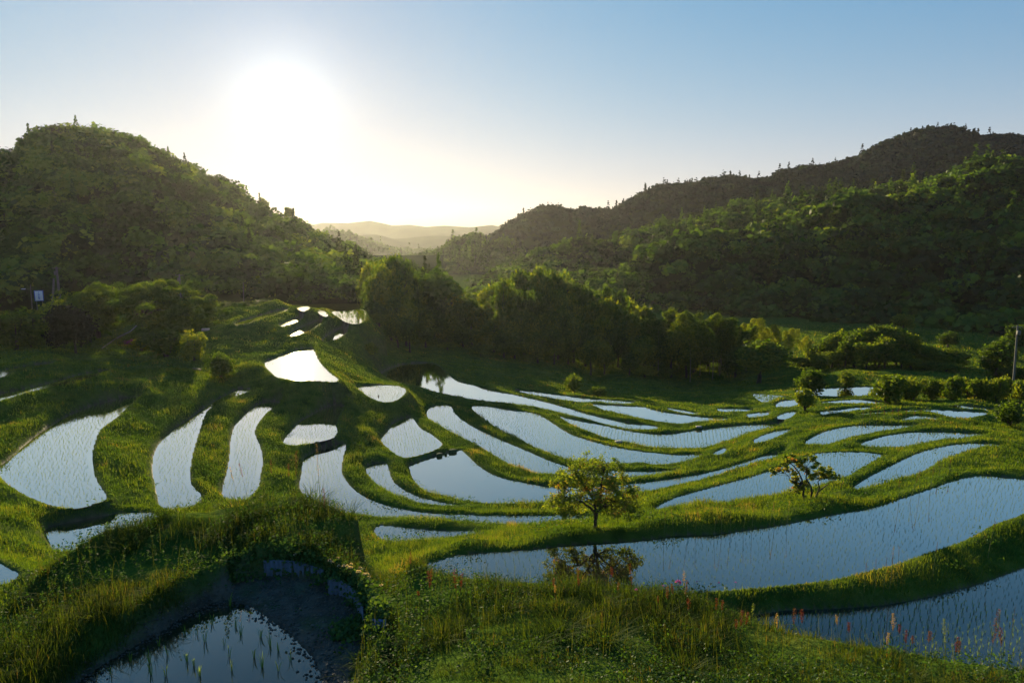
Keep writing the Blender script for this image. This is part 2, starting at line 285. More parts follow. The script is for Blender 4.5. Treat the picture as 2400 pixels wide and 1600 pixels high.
# the mud shelf that the sheets stand on, and the grass just above it
# lines of fixed level: (photo pixel column, row, level)
MUDP = [(110,1640),(175,1598),(235,1556),(325,1497),(400,1447),(470,1408),(540,1376),(580,1362),(625,1352),(690,1356),(745,1370),(800,1402),(845,1452),(842,1520),(815,1590),(780,1900),(60,1900)]
CPM = [[(545,1364,-5.3),(625,1352,-5.3),(690,1356,-5.3),(745,1370,-5.3),(800,1402,-5.3),(845,1452,-5.3),(842,1520,-5.3),(815,1590,-5.3)],
 [(1080,1276,-12.6),(1250,1258,-12.45),(1394,1242,-12.35),(1550,1224,-12.35),(1700,1208,-12.4),(1895,1176,-12.55),(2000,1160,-12.75)],
 [(-20,1590,-5.05),(90,1530,-5.05),(180,1480,-5.05),(270,1425,-5.05),(360,1375,-5.06),(450,1335,-5.08),(540,1322,-5.08),(620,1316,-5.08),(700,1320,-5.08),(768,1334,-5.08),(835,1368,-5.06),(870,1412,-5.06),(905,1470,-5.04),(920,1530,-5.02),(925,1600,-5.0)],
 # crest of the knoll, then of the near ledge on the right
 [(-120,1460,-5.2),(0,1405,-5.15),(100,1328,-5.12),(200,1282,-5.1),(330,1232,-5.05),(450,1192,-5.0),(540,1170,-4.92),(633,1162,-4.85),(720,1168,-4.9),(790,1204,-5.0),(835,1236,-5.1)],
 [(965,1338,-5.1),(1020,1368,-5.1),(1160,1378,-5.12),(1300,1386,-5.15),(1450,1392,-5.15),(1590,1402,-5.2),(1680,1425,-5.2),(1750,1452,-5.2),(1880,1484,-5.2),(2000,1512,-5.2),(2150,1538,-5.2),(2250,1555,-5.2),(2400,1578,-5.2),(2600,1605,-5.2)]]
# terrain fixed points: photo pixel and level
CP = [(100,832,-10.3),(-150,850,-10.0),(300,850,-12.4),(360,825,-13.4),(480,880,-13.0),(560,850,-12.4),(600,795,-11.8),(500,765,-10.6),(20,805,-12.3),(200,800,-12.4),
 (420,900,-12.0),(330,895,-11.5),(250,905,-11.2),
 (850,860,-14.8),(830,800,-13.8),(900,825,-17.5),(1000,825,-19.5),(1200,860,-22.0),(1100,840,-20.5),(1400,895,-25.0),(1600,915,-26.0),(1700,900,-25.5),
 (2300,930,-17.2),(2380,990,-16.0),(2390,1040,-14.2),(2395,1085,-13.2),(2200,920,-18.5),(2000,870,-20.0),(2300,880,-20.0),(2200,830,-21.0),(2100,870,-20.4)]
# lines of fixed level: (photo pixel column, distance, level)
CPL = [[(-400,6,-4.4),(-100,5.5,-4.4),(300,4.5,-4.0),(700,4,-3.8),(1200,4.2,-3.7),(2000,4.2,-3.7),(2600,4.2,-3.6)],
 [(300,10.0,-5.02),(450,10.6,-4.96),(633,11.0,-4.88),(750,10.7,-4.95)],
 [(900,7.8,-4.85),(1000,7.6,-4.8),(1300,7.4,-4.75),(1700,7.2,-4.75),(2100,7.0,-4.7),(2600,6.8,-4.7)],
 # the fall beyond the edge
 [(-200,14.5,-7.0),(60,14.5,-7.2),(200,15,-7.3),(350,15.5,-7.3),(500,16,-7.3),(633,16,-7.2),(750,15.2,-7.2),(830,14.3,-7.3)],
 [(875,12.4,-6.9),(915,11.8,-6.6),(940,11.3,-6.4)],
 [(-200,19,-10),(100,20,-10.4),(250,21,-10.8),(450,21.5,-11.4),(633,21,-11.5),(800,20,-12.0)],
 [(930,16,-10.0),(1020,12.8,-8.0),(1200,13.0,-8.2),(1400,13,-8.3),(1590,13,-8.4),(1800,13,-8.4),(2000,13.2,-8.4),(2250,13.2,-8.3),(2600,13.2,-8.3)],
 [(1050,17,-11.3),(1300,17,-11.5),(1590,17,-11.8),(1800,16.5,-11.6),(2100,16.8,-11.5),(2600,16.8,-11.4)]]
# single fixed points beyond the terraces
CPD = [(-300,122,-11.2),(0,125,-11.8),(200,125,-11.6),(450,102,-8.6),(620,103,-9.0),(740,112,-11.5),(850,128,-17.5),(1000,140,-20),(1250,150,-23),(1500,150,-26),(1700,150,-26),(2000,135,-23),(2400,135,-22),(2600,90,-18.0),
 (-300,145,-12),(0,145,-12.5),(300,140,-13),(600,140,-14),(850,170,-18),(1200,200,-24),(1700,210,-25.5),(2300,200,-23.5)]

# ------------------------------------------------------------------ terrain: one sheet, fine near the eye and coarse out to the horizon
th_c = np.arange(-47, 47.01, .125)
TH = np.radians(np.concatenate([[-70, -64, -58, -53, -50, -48.3], th_c, [48.3, 50, 53, 58, 64, 70]]))
R = np.concatenate([np.exp(np.linspace(math.log(2.2), math.log(150), 640)), np.exp(np.linspace(math.log(153), math.log(2600), 70))])
GT, GR = np.meshgrid(TH, R)           # rows = distance, columns = bearing
GX, GY = GR*np.sin(GT), GR*np.cos(GT)
nr, ntn = GX.shape
def cell(x, y):
    """fractional grid index of a point"""
    r = np.hypot(x, y); t = np.arctan2(x, y)
    return np.interp(r, R, np.arange(nr)), np.interp(t, TH, np.arange(ntn))
fix = np.zeros(GX.shape, bool); Z0 = np.zeros(GX.shape)
DIST = np.full(GX.shape, 60.0); INSIDE = np.zeros(GX.shape, bool); LEVEL = np.zeros(GX.shape); NEARZ = np.full(GX.shape, -99.0)
def dilate(m): 
    k = m.copy(); k[1:] |= m[:-1]; k[:-1] |= m[1:]; k[:, 1:] |= m[:, :-1]; k[:, :-1] |= m[:, 1:]; return k
def hold(x, y, z, rr):
    i, j = cell(x, y); i0, i1 = int(max(0, i-40)), int(min(nr, i+41)); j0, j1 = int(max(0, j-60)), int(min(ntn, j+61))
    s = (slice(i0, i1), slice(j0, j1)); m = np.hypot(GX[s]-x, GY[s]-y) < rr
    if not m.any(): 
        a, b = int(round(i)), int(round(j)); fix[a, b] = True; Z0[a, b] = z; return
    m &= ~fix[s]
    Z0[s][m] = z; fix[s][m] = True
for k, q in POOLS.items():
    P = q['P']; M = 4.0
    x0, y0 = P.min(0)-M; x1, y1 = P.max(0)+M
    cx = np.array([x0, x0, x1, x1, x0, x1, (x0+x1)/2, (x0+x1)/2]); cyy = np.array([y0, y1, y0, y1, (y0+y1)/2, (y0+y1)/2, y0, y1])
    ii, jj = cell(cx, cyy); s = (slice(int(max(0, ii.min()-2)), int(ii.max()+3)), slice(int(max(0, jj.min()-2)), int(jj.max()+3)))
    X, Y = GX[s], GY[s]
    ins = in_poly(P, X, Y); d = seg_dist(P, X, Y)
    INSIDE[s] |= ins; LEVEL[s][ins] = q['z']
    cl = (d < DIST[s]); DIST[s] = np.where(cl, d, DIST[s]); NEARZ[s] = np.where(cl, q['z'], NEARZ[s])
    Z0[s][ins] = q['z']; fix[s] |= ins
for ln in CPM:
    ln = np.array(ln, float); u = np.linspace(0, len(ln)-1, len(ln)*14); k_ = np.arange(len(ln))
    for px, py, z in zip(*(np.interp(u, k_, ln[:, i]) for i in range(3))):
        x, y = unp(px, py, z); hold(x, y, z, .05)
for px, py, z in CP:
    x, y = unp(px, py, z); hold(x, y, z, .012*math.hypot(x, y))
def bearing(px, dd, z):
    rows_ = np.linspace(560, 2600, 800); dv = pdir(np.full(800, px), rows_); hv = np.hypot(dv[:, 0], dv[:, 1]); b_ = np.argmin(abs(dv[:, 2]/hv-z/dd)); return math.atan2(dv[b_, 0], dv[b_, 1])
for ln in CPL:
    ln = np.array([(bearing(*p), p[1], p[2]) for p in ln]); u = np.linspace(0, len(ln)-1, len(ln)*16); k_ = np.arange(len(ln))
    for t, dd, z in zip(*(np.interp(u, k_, ln[:, i]) for i in range(3))): hold(dd*math.sin(t), dd*math.cos(t), z, .09)
for px, dd, z in CPD:
    t = bearing(px, dd, z); hold(dd*math.sin(t), dd*math.cos(t), z, .018*dd)
# open edges of the sheet
fix[0, :] = True; Z0[0, :] = -2.6
far = R > 230
Z0[far, :] = np.interp(R[far], [230, 600, 1500, 2600], [-24, -27, -32, -40])[:, None]; fix[far, :] = True
def relax(Z, fx, n):
    for _ in range(n):
        P_ = np.pad(Z, 1, mode='edge')
        A = .25*(P_[:-2, 1:-1]+P_[2:, 1:-1]+P_[1:-1, :-2]+P_[1:-1, 2:])
        Z = np.where(fx, Z, A)
    return Z
def solve(Z, fx, lev):
    if lev > 0:
        h, v = (Z.shape[0]+1)//2, (Z.shape[1]+1)//2
        pz = np.pad(Z, ((0, h*2-Z.shape[0]), (0, v*2-Z.shape[1])), mode='edge'); pf = np.pad(fx, ((0, h*2-fx.shape[0]), (0, v*2-fx.shape[1])))
        f4 = pf.reshape(h, 2, v, 2).astype(float); z4 = pz.reshape(h, 2, v, 2)
        c = f4.sum((1, 3)); cz = np.where(c > 0, (z4*f4).sum((1, 3))/np.maximum(c, 1), z4.mean((1, 3)))
        cz = solve(cz, c > 0, lev-1)
        up = np.repeat(np.repeat(cz, 2, 0), 2, 1)[:Z.shape[0], :Z.shape[1]]
        Z = np.where(fx, Z, up)
    return relax(Z, fx, 400 if lev < 3 else 60)
Z0[~fix] = -12
ZM = solve(Z0, fix, 5)
# soften the held points a little, then add bunds, undulation and pool beds
ZM2 = relax(ZM, INSIDE | far[:, None] | (fix & (GR < 13)), 12)
steady = np.clip((GR-3)/4, 0, 1)
bund = np.clip(.12+.003*GR, .14, .24)
lip = np.clip((GR-12)/2, 0, 1)*bund*(1-np.exp(-(DIST/.22)**1.3))*np.exp(-(DIST/1.9)**2)
und = (vnoise(GX, GY, 2.3, 1)*.16+vnoise(GX, GY, .8, 2)*.06+vnoise(GX, GY, .3, 3)*.025)*np.clip(DIST/.8, 0.05, 1)*np.clip(GR/9, .3, 1.3)*(1-.85*np.clip(1.6-seg_dist(POOLS['np']['P'], GX, GY)/1.3, 0, 1))
bed = -.35*np.clip(DIST/.5, 0, 1)-.01
ZT = np.where(INSIDE, LEVEL+bed, ZM2+np.where(far[:, None], 0, lip+und))
ZT = np.where(~INSIDE & (DIST < 3), np.maximum(ZT, NEARZ+.03-np.maximum(0, DIST-.25)*1.3), ZT)
# mud round the nearest pool
mp_ = np.array([unp(a_, b_, -5.3) for a_, b_ in MUDP])
mud_in = in_poly(mp_, GX, GY)
MUD = np.where(mud_in, np.clip(1.1+vnoise(GX, GY, .4, 9)*.5, 0, 1), np.clip(.75-seg_dist(mp_, GX, GY)/.22+vnoise(GX, GY, .35, 9)*.3, 0, 1))*(GR < 13)
MUD = np.maximum(MUD, np.where(INSIDE, 1, 0))
MUD = np.maximum(MUD, np.clip(1-DIST/.2, 0, 1)*np.where(GR < 15, .7, .08))
def H(x, y):
    i, j = cell(np.asarray(x, float), np.asarray(y, float)); i = np.clip(i, 0, nr-1.001); j = np.clip(j, 0, ntn-1.001)
    a, b = i.astype(int), j.astype(int); u, v = i-a, j-b
    return (ZT[a, b]*(1-u)+ZT[a+1, b]*u)*(1-v)+(ZT[a, b+1]*(1-u)+ZT[a+1, b+1]*u)*v
def sample(A, x, y):
    i, j = cell(np.asarray(x, float), np.asarray(y, float))
    return A[np.clip(np.round(i).astype(int), 0, nr-1), np.clip(np.round(j).astype(int), 0, ntn-1)]
def hit(px, py, rmin=3.0):
    """first meeting of the sight line through a photo pixel with the ground"""
    d = pdir(px, py); h = math.hypot(d[0], d[1]); rr = np.exp(np.linspace(math.log(rmin), math.log(600), 3000))
    x, y, z = d[0]*rr/h, d[1]*rr/h, d[2]*rr/h
    b = np.nonzero(z <= H(x, y))[0]
    k = b[0] if len(b) else len(rr)-1
    return np.array([x[k], y[k], float(H(x[k:k+1], y[k:k+1])[0])])
idx = np.arange(nr*ntn).reshape(nr, ntn)
quads = np.stack([idx[:-1, :-1], idx[:-1, 1:], idx[1:, 1:], idx[1:, :-1]], -1).reshape(-1, 4)
me = mesh_np('ground', np.stack([GX, GY, ZT+CZ], -1).reshape(-1, 3), quads[:, ::-1], M_GROUND, smooth=True)
at_ = me.attributes.new('mud', 'FLOAT', 'POINT'); at_.data.foreach_set('value', MUD.astype(np.float32).ravel())
link('ground', me, label='green terraced hillside falling to a wooded valley', kind='structure')
def grow(P, a):
    n = len(P); nx = np.roll(P, -1, 0)-np.roll(P, 1, 0); nn = np.stack([nx[:, 1], -nx[:, 0]], -1); nn /= np.maximum(np.linalg.norm(nn, axis=1, keepdims=True), 1e-6)
    area = .5*np.sum(P[:, 0]*np.roll(P[:, 1], -1)-np.roll(P[:, 0], -1)*P[:, 1])
    return P+nn*a*(1 if area > 0 else -1)
for k, q in POOLS.items():
    P = grow(q['P'], .10)
    tri = geometry.tessellate_polygon([[Vector((p[0], p[1], 0)) for p in P]])
    T = np.array(tri); V = np.column_stack([P, np.full(len(P), q['z']+CZ)])
    a, b, c = V[T[:, 0]], V[T[:, 1]], V[T[:, 2]]
    fl = ((b-a)[:, 0]*(c-a)[:, 1]-(b-a)[:, 1]*(c-a)[:, 0]) < 0; T[fl] = T[fl][:, ::-1]
    link('paddy_water', mesh_np('paddy_water', V, T, M_DIMWATER if k == 'bn' else M_WATER), label=q['label'], kind='structure')
# ------------------------------------------------------------------ hills, each a solid ridge at its own distance, clothed in forest
def blob(n, seed, kind='round'):
    """template crown of unit size: n leaf-clump quads on several lobes; returns verts (4n,3) and tint"""
    r = np.random.default_rng(seed)
    if kind == 'round':
        K = 9
        cen = r.normal(size=(K, 3)); cen /= np.linalg.norm(cen, axis=1, keepdims=True); cen[:, 2] = np.abs(cen[:, 2])*.75-.05; cen *= r.uniform(.35, .68, (K, 1)); rad_ = r.uniform(.22, .52, K)
        wch = r.integers(0, K, n); d = r.normal(size=(n, 3)); d /= np.linalg.norm(d, axis=1, keepdims=True); d[:, 2] = np.where(d[:, 2] < -.3, -d[:, 2], d[:, 2])
        p = cen[wch]+d*rad_[wch][:, None]*r.uniform(.75, 1.2, (n, 1)); nrm = d+r.normal(size=(n, 3))*.45
        tint = r.uniform(-.12, .12, n)+.10*(rad_[wch]-.4)
        sz = 1.55*math.sqrt(4.5/n)*r.uniform(.6, 1.3, n)
    else:
        t = r.uniform(0, 1, n)**.75; a = r.uniform(0, 2*math.pi, n); lay = .75+.25*np.cos(t*38)
        rr = (.40*(1-(1-t)))*lay*r.uniform(.6, 1.05, n); p = np.stack([rr*np.cos(a), rr*np.sin(a), 1.9*(1-t)-.2], -1)
        nrm = np.stack([np.cos(a), np.sin(a), np.full(n, .5)], -1)+r.normal(size=(n, 3))*.5; tint = r.uniform(-.1, .05, n)-.12
        sz = 1.0*math.sqrt(2.6/n)*r.uniform(.6, 1.3, n)
    nrm /= np.linalg.norm(nrm, axis=1, keepdims=True)
    u = np.cross(nrm, r.normal(size=(n, 3))); u /= np.linalg.norm(u, axis=1, keepdims=True); v = np.cross(nrm, u)
    hs = (sz*.5)[:, None]; asp = r.uniform(.55, 1.0, (n, 1))
    V = np.stack([p-u*hs-v*hs*asp*.4, p+u*hs*.3-v*hs*asp, p+u*hs+v*hs*asp*.3, p-u*hs*.2+v*hs*asp], 1)
    return V.reshape(-1, 3), np.repeat(tint, 4)
def scatter(name, pts, size, tints, templ, mat, stretch=None, **kw):
    """many small crowns joined into one mesh"""
    n = len(pts); which = RNG.integers(0, len(templ), n); Vs, Ts = [], []
    for k, (tv, tt) in enumerate(templ):
        m = np.nonzero(which == k)[0]
        if not len(m): continue
        a = RNG.uniform(0, 2*math.pi, len(m)); c, s = np.cos(a), np.sin(a)
        V = np.empty((len(m), len(tv), 3), np.float32); S = size[m][:, None]
        V[:, :, 0] = (tv[None, :, 0]*c[:, None]-tv[None, :, 1]*s[:, None])*S+pts[m][:, None, 0]
        V[:, :, 1] = (tv[None, :, 0]*s[:, None]+tv[None, :, 1]*c[:, None])*S+pts[m][:, None, 1]
        V[:, :, 2] = tv[None, :, 2]*S*(1 if stretch is None else stretch)+pts[m][:, None, 2]
        Vs.append(V.reshape(-1, 3)); Ts.append((tt[None]+tints[m][:, None]).ravel())
    V = np.concatenate(Vs); T = np.concatenate(Ts)
    return link(name, mesh_np(name, V, np.arange(len(V)).reshape(-1, 4), mat, T), **kw)
def hillmat():
    m, nt = newmat('hill_floor'); p = N(nt, 'ShaderNodeBsdfDiffuse')
    L(nt, ramp(nt, noise(nt, .02, 4), [(.3, (.014, .026, .010)), (.7, (.030, .050, .014))]), p.inputs[0]); out(nt, p.outputs[0]); return m
M_HILL = hillmat()
def hill(name, sky, dc, dt, ztoe, tree, label, nx=160, nr_=70, relief=8, seed=0, back=1.5, dc2=None, shape=1.0):
    """skyline in photo pixels, crest distance, toe distance; tree = height the forest adds to the skyline"""
    sx = np.array([s[0] for s in sky], float); sy = np.array([s[1] for s in sky], float)
    px = np.linspace(sx[0], sx[-1], nx); py = np.interp(px, sx, sy); d = pdir(px, py)
    az = np.arctan2(d[:, 0], d[:, 1]); te = d[:, 2]/np.hypot(d[:, 0], d[:, 1])
    DC = np.interp(px, [sx[0], sx[-1]], [dc, dc2 or dc]); DT = dt*DC/dc
    hc = te*DC-tree
    t = np.concatenate([np.linspace(0, 1, nr_), np.linspace(1, 2, 16)[1:]])
    A, T_ = np.meshgrid(az, t); HC = np.broadcast_to(hc, A.shape)
    D = np.where(T_ <= 1, DT+(DC-DT)*T_, DC+(DC*back-DC)*(T_-1))
    S = np.where(T_ <= 1, np.sin(np.clip(T_, 0, 1)*math.pi/2)**shape, np.cos(np.clip(T_-1, 0, 1)*math.pi/2))
    Z = ztoe+(HC-ztoe)*S
    X, Y = D*np.sin(A), D*np.cos(A)
    amp = relief*np.sin(np.clip(T_, 0, 1)*math.pi)**.8*(1-np.clip(T_, 0, 1)**5)
    Z = Z+amp*(vnoise(X, Y, dc*.11, seed)+.5*vnoise(X, Y, dc*.045, seed+1))
    i = np.arange(A.size).reshape(A.shape); q = np.stack([i[:-1, :-1], i[:-1, 1:], i[1:, 1:], i[1:, :-1]], -1).reshape(-1, 4)
    link(name, mesh_np(name, np.stack([X, Y, Z+CZ], -1).reshape(-1, 3), q[:, ::-1], M_HILL, smooth=True), label=label, kind='structure')
    def at(u, v):     # u along the skyline 0..1, v toe..crest 0..1
        fi = np.clip(u, 0, .9999)*(nx-1); fj = np.clip(v, 0, 1.2)*(nr_-1); fj = np.where(v > 1, (nr_-1)+(v-1)*15, fj)
        a, b = fj.astype(int), fi.astype(int); s, r = fj-a, fi-b; a2 = np.minimum(a+1, A.shape[0]-1)
        f = lambda G: (G[a, b]*(1-s)+G[a2, b]*s)*(1-r)+(G[a, b+1]*(1-s)+G[a2, b+1]*s)*r
        return np.stack([f(X), f(Y), f(Z)+CZ], -1)
    return at
def forest(at, n, size, nleaf, seed, label, con=.2, vmax=1.06, base=.38, spread=.22, vpow=.8, lift=.25, patch=60, name='forest', conhi=0, mat=None):
    r = np.random.default_rng(seed)
    u = r.uniform(0, 1, n); v = r.uniform(0, 1, n)**vpow*vmax
    P = at(u, v); pn = vnoise(P[:, 0], P[:, 1], patch, seed+5)
    S = size*np.clip(np.exp(r.normal(size=n)*.36), .5, 1.8)*np.where(v > .93, .78, 1); T = base+spread*.6*pn+r.normal(size=n)*spread
    ic = (r.uniform(size=n) < con*(1+1.2*pn)) | ((v > .97) & (r.uniform(size=n) < conhi)); ic &= (v < .93) | (conhi > 0)
    P[:, 2] += S*lift
    V1 = [blob(nleaf, seed*10+k) for k in range(5)]; V2 = [blob(int(nleaf*.8), seed*10+7+k, 'con') for k in range(2)]
    scatter(name, P[~ic], S[~ic], T[~ic], V1, mat or M_FOREST, .8, label=label+' (broadleaf)' if 0 else label, cat='forest', kind='stuff')
    if ic.any():
        scatter(name, P[ic], S[ic]*1.15, T[ic]-.1, V2, mat or M_FOREST, .72, label=label.replace('forest', 'conifers', 1), cat='forest', kind='stuff')

h1 = hill('hill', [(-260,380),(-120,375),(0,368),(30,345),(61,334),(110,306),(140,300),(200,302),(235,306),(306,319),(347,342),(398,353),(459,393),(510,410),(571,454),(633,485),(694,500),(755,531),(816,556),(867,582),(930,596),(990,612),(1040,650)], 330, 145, -13, 8.5, 'steep wooded hill on the left with the sun just above its flank', relief=3, seed=21, dc2=300)
forest(h1, 2900, 4.2, 300, 3, 'dense mixed forest covering the steep left hill', con=.05, patch=35, spread=.32, base=.44)
h4 = hill('hill', [(1010,700),(1080,672),(1150,640),(1200,615),(1255,602),(1357,571),(1449,556),(1531,525),(1602,510),(1673,488),(1755,474),(1837,464),(1939,459),(2041,449),(2122,441),(2180,445),(2240,430),(2306,408),(2400,398),(2560,380),(2700,400)], 470, 230, -26, 7.5, 'broad wooded hill on the right, nearest of the right-hand slopes', relief=12, seed=31, dc2=400, nx=220)
forest(h4, 4600, 5.2, 130, 5, 'dense mixed forest covering the near right hill', con=.07, patch=60, spread=.30, base=.42)
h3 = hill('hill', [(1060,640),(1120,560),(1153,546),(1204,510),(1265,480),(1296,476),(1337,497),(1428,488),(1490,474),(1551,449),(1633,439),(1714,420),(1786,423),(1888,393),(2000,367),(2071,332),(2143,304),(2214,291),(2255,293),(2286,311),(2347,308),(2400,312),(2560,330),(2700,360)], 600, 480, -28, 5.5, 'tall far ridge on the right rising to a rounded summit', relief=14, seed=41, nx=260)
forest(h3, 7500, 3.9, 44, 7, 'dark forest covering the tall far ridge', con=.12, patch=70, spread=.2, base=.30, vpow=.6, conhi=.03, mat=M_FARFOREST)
h2 = hill('hill', [(900,640),(945,596),(975,590),(1010,585),(1041,571),(1065,555),(1102,541),(1130,543),(1153,551),(1204,582),(1265,622),(1330,680)], 560, 450, -28, 6, 'small cone-shaped wooded hill in the gap between the slopes', relief=14, seed=51, nx=120)
forest(h2, 1300, 4.6, 70, 9, 'hazy forest on the small cone-shaped hill', con=.25, patch=80, spread=.18, base=.42)
h6 = hill('hill', [(760,560),(850,566),(890,580),(940,586),(1000,583),(1060,590),(1120,620)], 1150, 900, -35, 6, 'low hazy ridge behind the flank of the left hill', relief=16, seed=61, nx=90)
forest(h6, 900, 6, 30, 11, 'pale forest on the low hazy ridge', con=.3, patch=100, spread=.1)
hill('hill', [(560,560),(700,535),(755,523),(816,525),(867,520),(918,530),(959,527),(1000,532),(1041,529),(1102,533),(1153,529),(1220,540),(1300,560)], 2300, 2000, -50, 0, 'pale blue mountains on the horizon', back=1.08, relief=25, seed=71, nx=160)
hill('hill', [(600,575),(740,560),(850,566),(920,562),(1010,558),(1100,562),(1200,580)], 1750, 1450, -45, 0, 'misty lower range before the far mountains', relief=30, seed=81, nx=100)

# ------------------------------------------------------------------ the air
m, nt = newmat('haze_air')
pv = N(nt, 'ShaderNodeVolumePrincipled'); pv.inputs['Color'].default_value = (.95, .97, 1, 1); pv.inputs['Density'].default_value = 5.4e-5; pv.inputs['Anisotropy'].default_value = .63
L(nt, pv.outputs[0], N(nt, 'ShaderNodeOutputMaterial').inputs['Volume'])
zlo, zhi = -28.0, 129.0
bv = np.array([(x, y, z) for z in (zlo, zhi) for y in (-150, 2700) for x in (-2650, 2650)], float)
hz = link('haze', mesh_np('haze', bv, np.array([(0, 2, 3, 1), (4, 5, 7, 6), (0, 1, 5, 4), (2, 6, 7, 3), (0, 4, 6, 2), (1, 3, 7, 5)]), m), label='thin golden morning haze filling the valley', cat='haze', kind='stuff')
# ------------------------------------------------------------------ trees
def tube(path, radii, sides=6):
    path = np.asarray(path, float); n = len(path); V = []; 
    t = np.gradient(path, axis=0); t /= np.maximum(np.linalg.norm(t, axis=1, keepdims=True), 1e-9)
    for k in range(n):
        a = np.cross(t[k], (0.31, .17, .93) if abs(t[k][2]) < .9 else (1, 0, 0)); a /= np.linalg.norm(a); b = np.cross(t[k], a)
        th = np.arange(sides)/sides*2*math.pi
        V.append(path[k]+radii[k]*(np.cos(th)[:, None]*a+np.sin(th)[:, None]*b))
    V = np.concatenate(V); F = []
    for k in range(n-1):
        for s in range(sides): F.append((k*sides+s, k*sides+(s+1) % sides, (k+1)*sides+(s+1) % sides, (k+1)*sides+s))
    return V, np.array(F)
class Acc:
    def __init__(s): s.V = []; s.F = []; s.T = []; s.n = 0
    def add(s, V, F, t=.5):
        V = np.asarray(V, float); s.V.append(V); s.F.append(np.asarray(F)+s.n); s.T.append(np.full(len(V), t) if np.isscalar(t) else np.asarray(t)); s.n += len(V)
    def mesh(s, name, mat, smooth=False):
        b = {}
        for f in s.F: b.setdefault(f.shape[1], []).append(f)
        return mesh_np(name, np.concatenate(s.V), [np.concatenate(x) for x in b.values()], mat, np.concatenate(s.T), smooth)
def leafquads(p, nrm, size, r, asp=.6):
    n = len(p); nrm = nrm/np.maximum(np.linalg.norm(nrm, axis=1, keepdims=True), 1e-9)
    u = np.cross(nrm, r.normal(size=(n, 3))); u /= np.maximum(np.linalg.norm(u, axis=1, keepdims=True), 1e-9); v = np.cross(nrm, u)
    s = np.asarray(size).reshape(-1, 1)
    return np.stack([p-u*s, p-v*s*asp+u*s*.1, p+u*s, p+v*s*asp-u*s*.1], 1).reshape(-1, 3), np.arange(4*n).reshape(-1, 4)
def limbs(acc, p, d, ln, r0, depth, r, tips, up=.25, spread=.75, kids=(2, 3), wig=.18, shrink=.72, sides=6):
    """grow a limb, fork at its end; collects the twig ends"""
    n = 5; path = [np.array(p)]; q = np.array(d)/np.linalg.norm(d)
    for k in range(n):
        q = q+r.normal(size=3)*wig+np.array([0, 0, up*.15]); q /= np.linalg.norm(q); path.append(path[-1]+q*ln/n)
    rr = np.linspace(r0, r0*.62, n+1); V, F = tube(path, rr, sides if depth > 1 else 4); acc.add(V, F)
    if depth <= 3: tips += [path[1], path[2], path[3], path[4]] if depth <= 1 else [path[2], path[4]]
    if depth == 0: tips.append(path[-1]); return
    for k in range(r.integers(kids[0], kids[1]+1)):
        a = r.normal(size=3); nd = q+a*spread/max(np.linalg.norm(a), .1)+np.array([0, 0, up]); 
        limbs(acc, path[-1] if k else path[-2], nd, ln*shrink*r.uniform(.75, 1.2), r0*.58, depth-1, r, tips, up, spread, kids, wig, shrink, sides)
def canopy(n, seed, K=16, size=.05, flat=1.0, under=-.25):
    """crown of unit radius about the origin"""
    r = np.random.default_rng(seed)
    c = r.normal(size=(K, 3)); c /= np.linalg.norm(c, axis=1, keepdims=True); c[:, 2] = np.where(c[:, 2] < under, -c[:, 2]*.6, c[:, 2]); c *= r.uniform(.30, .74, (K, 1)); rd = r.uniform(.22, .40, K)
    c[:2] *= .3; rd[:2] = .5
    wc = r.choice(K, n, p=rd**2/np.sum(rd**2)); d = r.normal(size=(n, 3)); d /= np.linalg.norm(d, axis=1, keepdims=True)
    p = c[wc]+d*(rd[wc]*(1+.25*np.sin(d[:, 0]*9+wc)*np.sin(d[:, 1]*8+2*wc)))[:, None]*np.where(r.uniform(size=(n, 1)) < .12, r.uniform(1.05, 1.35, (n, 1)), r.uniform(.7, 1.1, (n, 1))); p[:, 2] *= flat
    t = np.repeat(.45+r.normal(size=n)*.11+(r.uniform(-.12, .12, K)[wc]), 4)
    V, F = leafquads(p, d+r.normal(size=(n, 3))*.7, size*r.uniform(.6, 1.35, n), r, .7)
    return V, F, t
def proto_broad(seed, n=3200):
    """unit height: trunk with limbs, crown radius .4, centre .62"""
    r = np.random.default_rng(seed); a = Acc(); top = np.array([r.normal()*.02, r.normal()*.02, .62])
    path = [np.array([0, 0, -.06]), np.array([0, 0, .1]), top*.6+np.array([r.normal()*.015, r.normal()*.015, 0]), top]
    V, F = tube(path, [.035, .026, .02, .010]); a.add(V, F)
    for k in range(6):
        an = r.uniform(0, 6.28); b = top*r.uniform(.45, .95); e = b+np.array([math.cos(an)*.26, math.sin(an)*.26, r.uniform(.08, .28)])
        V, F = tube([b, (b+e)/2+[0, 0, -.02], e], [.013, .009, .004], 5); a.add(V, F)
    V, F, t = canopy(n, seed+50, K=20, size=.030/.4, under=-.95)
    V = V*np.array([.4, .4, .46])+[0, 0, .58]
    return a.mesh('trunk', M_BARK), mesh_np('crown', V, F, M_TREE, t)
def proto_shrub(seed, n=1700):
    r = np.random.default_rng(seed); a = Acc()
    for k in range(5):
        an = r.uniform(0, 6.28); V, F = tube([(0, 0, -.06), (math.cos(an)*.08, math.sin(an)*.08, .3), (math.cos(an)*.2, math.sin(an)*.2, .7)], [.022, .014, .006], 5); a.add(V, F)
    V, F, t = canopy(n, seed+50, K=24, size=.036/.4, under=-.95); V = V*np.array([.4, .4, .54])+[0, 0, .46]
    return a.mesh('trunk', M_BARK), mesh_np('crown', V, F, M_TREE, t+.05)
